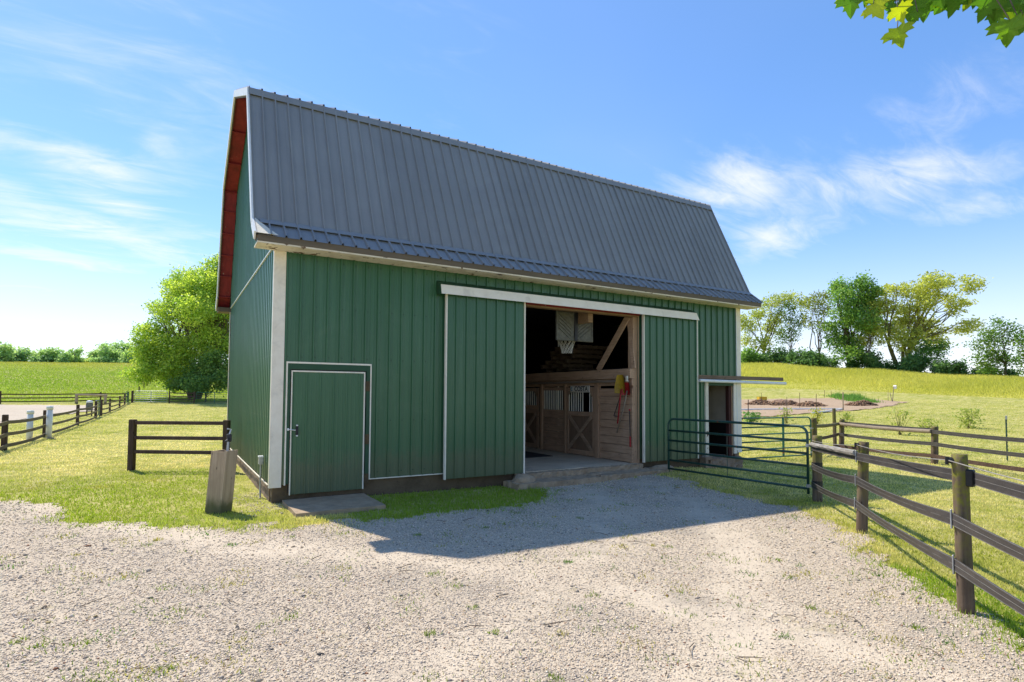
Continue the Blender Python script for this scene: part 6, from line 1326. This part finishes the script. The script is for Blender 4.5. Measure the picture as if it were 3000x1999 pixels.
# tall hay on the right slope
n = 110000; ph = rng.uniform(48, 77, n); hr = hay_r(ph); r = hr + (138 - hr) * rng.random(n) ** 1.15 + rng.normal(size=n) * .6
x = QX + r * np.sin(np.radians(ph)); y = QY + r * np.cos(np.radians(ph))
tn = np.clip(vnoise(x, y, .09) * .8 + rng.normal(size=n) * .22, 0, 1)[:, None]
c = (np.array([.44, .44, .085]) * (1 - tn) + np.array([.60, .56, .15]) * tn) * (1 + rng.normal(size=(n, 1)) * .10)
b_, c_ = blades(x, y, rng.uniform(.3, .7, n) * (.25 + .75 * sst(0, 14, r - hr)), .08, np.clip(c, .02, 1), .6)
o = np_mesh('tall_hay', b_, np.arange(len(b_)).reshape(-1, 3), 'blade_mat', c_); tag(o, 'tall ripening yellow hay covering the slope right of the barn', 'hay', kind='stuff')
# meadow on the left hill
n = 70000; ph = rng.uniform(-14, 9, n); r = 80 + (172 - 80) * rng.random(n) ** 1.1
x = QX + r * np.sin(np.radians(ph)); y = QY + r * np.cos(np.radians(ph))
tn = np.clip(vnoise(x, y, .05) * .55 + vnoise(x, y, .16, 1) * .5 - .1 + rng.normal(size=n) * .15, 0, 1)[:, None]; top = np.clip((r - 135) / 35, 0, 1)[:, None] * .7
c = np.array([.24, .34, .050]) * (1 - tn) + np.array([.37, .42, .080]) * tn; c = c * (1 - top) + np.array([.46, .39, .10]) * top
b_, c_ = blades(x, y, rng.uniform(.10, .26, n), .14, np.clip(c * (1 + rng.normal(size=(n, 1)) * .1), .02, 1), .6)
o = np_mesh('meadow_grass', b_, np.arange(len(b_)).reshape(-1, 3), 'blade_mat', c_); tag(o, 'rough green meadow grass on the hill left of the barn', 'grass', kind='stuff')
# tall weeds beyond the garden
n = 5200; s = rng.random(n); x = 70.5 + (63.0 - 70.5) * s + rng.normal(size=n) * .5; y = 30.0 + (22.6 - 30.0) * s + rng.normal(size=n) * .6
b_, c_ = blades(x, y, rng.uniform(.2, .75, n) * (.35 + .65 * np.sin(np.pi * np.clip(s * .9 + .08, 0, 1))) * (.5 + vnoise(x, y, .9)), .07, np.array([.16, .29, .06]) * (.7 + .7 * rng.random((n, 1))), .5)
o = np_mesh('weeds', b_, np.arange(len(b_)).reshape(-1, 3), 'blade_mat', c_); tag(o, 'strip of taller green weeds along the far edge of the garden', 'weeds', kind='stuff')
# weeds sprouting from the gravel
def gravel_weeds():
    K = 640; r = np.exp(rng.uniform(math.log(3.2), math.log(15), K)); ph = np.radians(rng.uniform(-16, 76, K)); cx = QX + r * np.sin(ph); cy = QY + r * np.cos(ph)
    sdv = sd_poly(cx, cy, _g); keep = (sdv > .05) & ~in_barn(cx, cy) & (rng.random(K) < np.where(sdv < 1.2, 1.0, .42)); keep |= (sdv > .05) & (cx < -1.2) & (rng.random(K) < .8)
    cx, cy, r = cx[keep], cy[keep], r[keep]; m_ = rng.integers(8, 46, len(cx)); idx = np.repeat(np.arange(len(cx)), m_)
    sp = (rng.uniform(.02, .10, len(cx)) * (1 + .05 * r))[idx]; x = cx[idx] + rng.normal(size=len(idx)) * sp; y = cy[idx] + rng.normal(size=len(idx)) * sp
    ty = rng.random(len(cx))[idx][:, None]; c = np.where(ty < .55, np.array([.17, .24, .03]), np.where(ty < .8, np.array([.36, .33, .07]), np.array([.09, .19, .03]))) * (1 + rng.normal(size=(len(idx), 1)) * .2)
    b_, c_ = blades(x, y, rng.uniform(.015, .045, len(idx)), .007 + .0006 * r[idx], np.clip(c, .02, 1), 1.2, GA(x, y) + .004)
    o = np_mesh('gravel_weeds', b_, np.arange(len(b_)).reshape(-1, 3), 'blade_mat', c_); tag(o, 'small weeds and grass tufts sprouting through the gravel drive', 'weeds', kind='stuff')
gravel_weeds()
# loose stones
def stones():
    n = 300000; x, y, r = cand(n, 2.6, 17, -18, 80); sdv = sd_poly(x, y, _g) + edge_noise(x, y)
    k = (sdv > -.02) | ((sdv > -.35) & (rng.random(n) < .08)) | ((x > -.5) & (x < .25) & (y > -1.0) & (y < 1.2) & (rng.random(n) < .5))
    k &= rng.random(n) > .72 * track_w(x, y) * (.4 + .9 * vnoise(x, y, 1.7))
    k &= ~in_barn(x, y) & ~((x > .17) & (x < 1.57) & (y > -1.31) & (y < 0)); x, y, r = x[k], y[k], r[k]; n = len(x)
    s = (.0045 + .0085 * rng.random(n) ** 2.4) * (.54 + .062 * r); big = rng.random(n) < .006; s = np.where(big, s * rng.uniform(1.5, 2.6, n), s)
    base = np.array([[1, 0, 0], [0, 1, 0], [-1, 0, 0], [0, -1, 0], [.15, .1, 1], [0, 0, -.6]], float); V = base[None] + rng.normal(size=(n, 6, 3)) * .26
    V *= np.stack([rng.uniform(.8, 1.5, n), rng.uniform(.7, 1.1, n), rng.uniform(.5, .85, n)], -1)[:, None]; a = rng.random(n) * 2 * np.pi; ca, sa = np.cos(a)[:, None], np.sin(a)[:, None]
    X = (V[..., 0] * ca - V[..., 1] * sa) * s[:, None] + x[:, None]; Y = (V[..., 0] * sa + V[..., 1] * ca) * s[:, None] + y[:, None]; Z = V[..., 2] * s[:, None] + (GA(x, y) + .008 + s * .22)[:, None]
    F = np.array([[0, 1, 4], [1, 2, 4], [2, 3, 4], [3, 0, 4], [1, 0, 5], [2, 1, 5], [3, 2, 5], [0, 3, 5]])[None] + np.arange(n)[:, None, None] * 6
    pal = np.array([[.70, .58, .45], [.64, .525, .395], [.75, .64, .51], [.58, .48, .38], [.47, .405, .345], [.64, .485, .33], [.24, .215, .195], [.12, .11, .105], [.33, .16, .09], [.54, .42, .20]])
    pi_ = rng.choice(10, n, p=[.24, .21, .16, .13, .08, .09, .035, .015, .015, .025]); c = pal[pi_] * rng.uniform(.82, 1.15, (n, 1)); c = np.where(big[:, None], c * .7, c)
    o = np_mesh('gravel', np.stack([X, Y, Z], -1).reshape(-1, 3), F.reshape(-1, 3), 'stone_mat', np.repeat(np.clip(c, .02, .9), 6, 0)); tag(o, 'loose cream and grey stones of the gravel drive', 'gravel', kind='stuff')
stones()
# twigs and dead leaves on the gravel
def litter():
    m = MB()
    for k in range(46):
        ph = math.radians(rng.uniform(-12, 72)); r = math.exp(rng.uniform(math.log(3.4), math.log(9))); x = QX + r * math.sin(ph); y = QY + r * math.cos(ph)
        if sd_poly(np.array([x]), np.array([y]), _g)[0] < .1: continue
        a = rng.uniform(0, 6.28); L2 = rng.uniform(.05, .28); z = G(x, y) + .022
        m.tube([(x, y, z), (x + math.cos(a) * L2 * .5, y + math.sin(a) * L2 * .5, z + .012), (x + math.cos(a + .2) * L2, y + math.sin(a + .2) * L2, z)], [.004, .0035, .002], 5)
    o = m.build('twig_litter', 'bark'); tag(o, 'small fallen twigs lying on the gravel drive', 'twigs', kind='stuff')
litter()
for o in list(bpy.data.objects):
    if o.type == 'MESH' and o.data.users == 0: bpy.data.objects.remove(o)
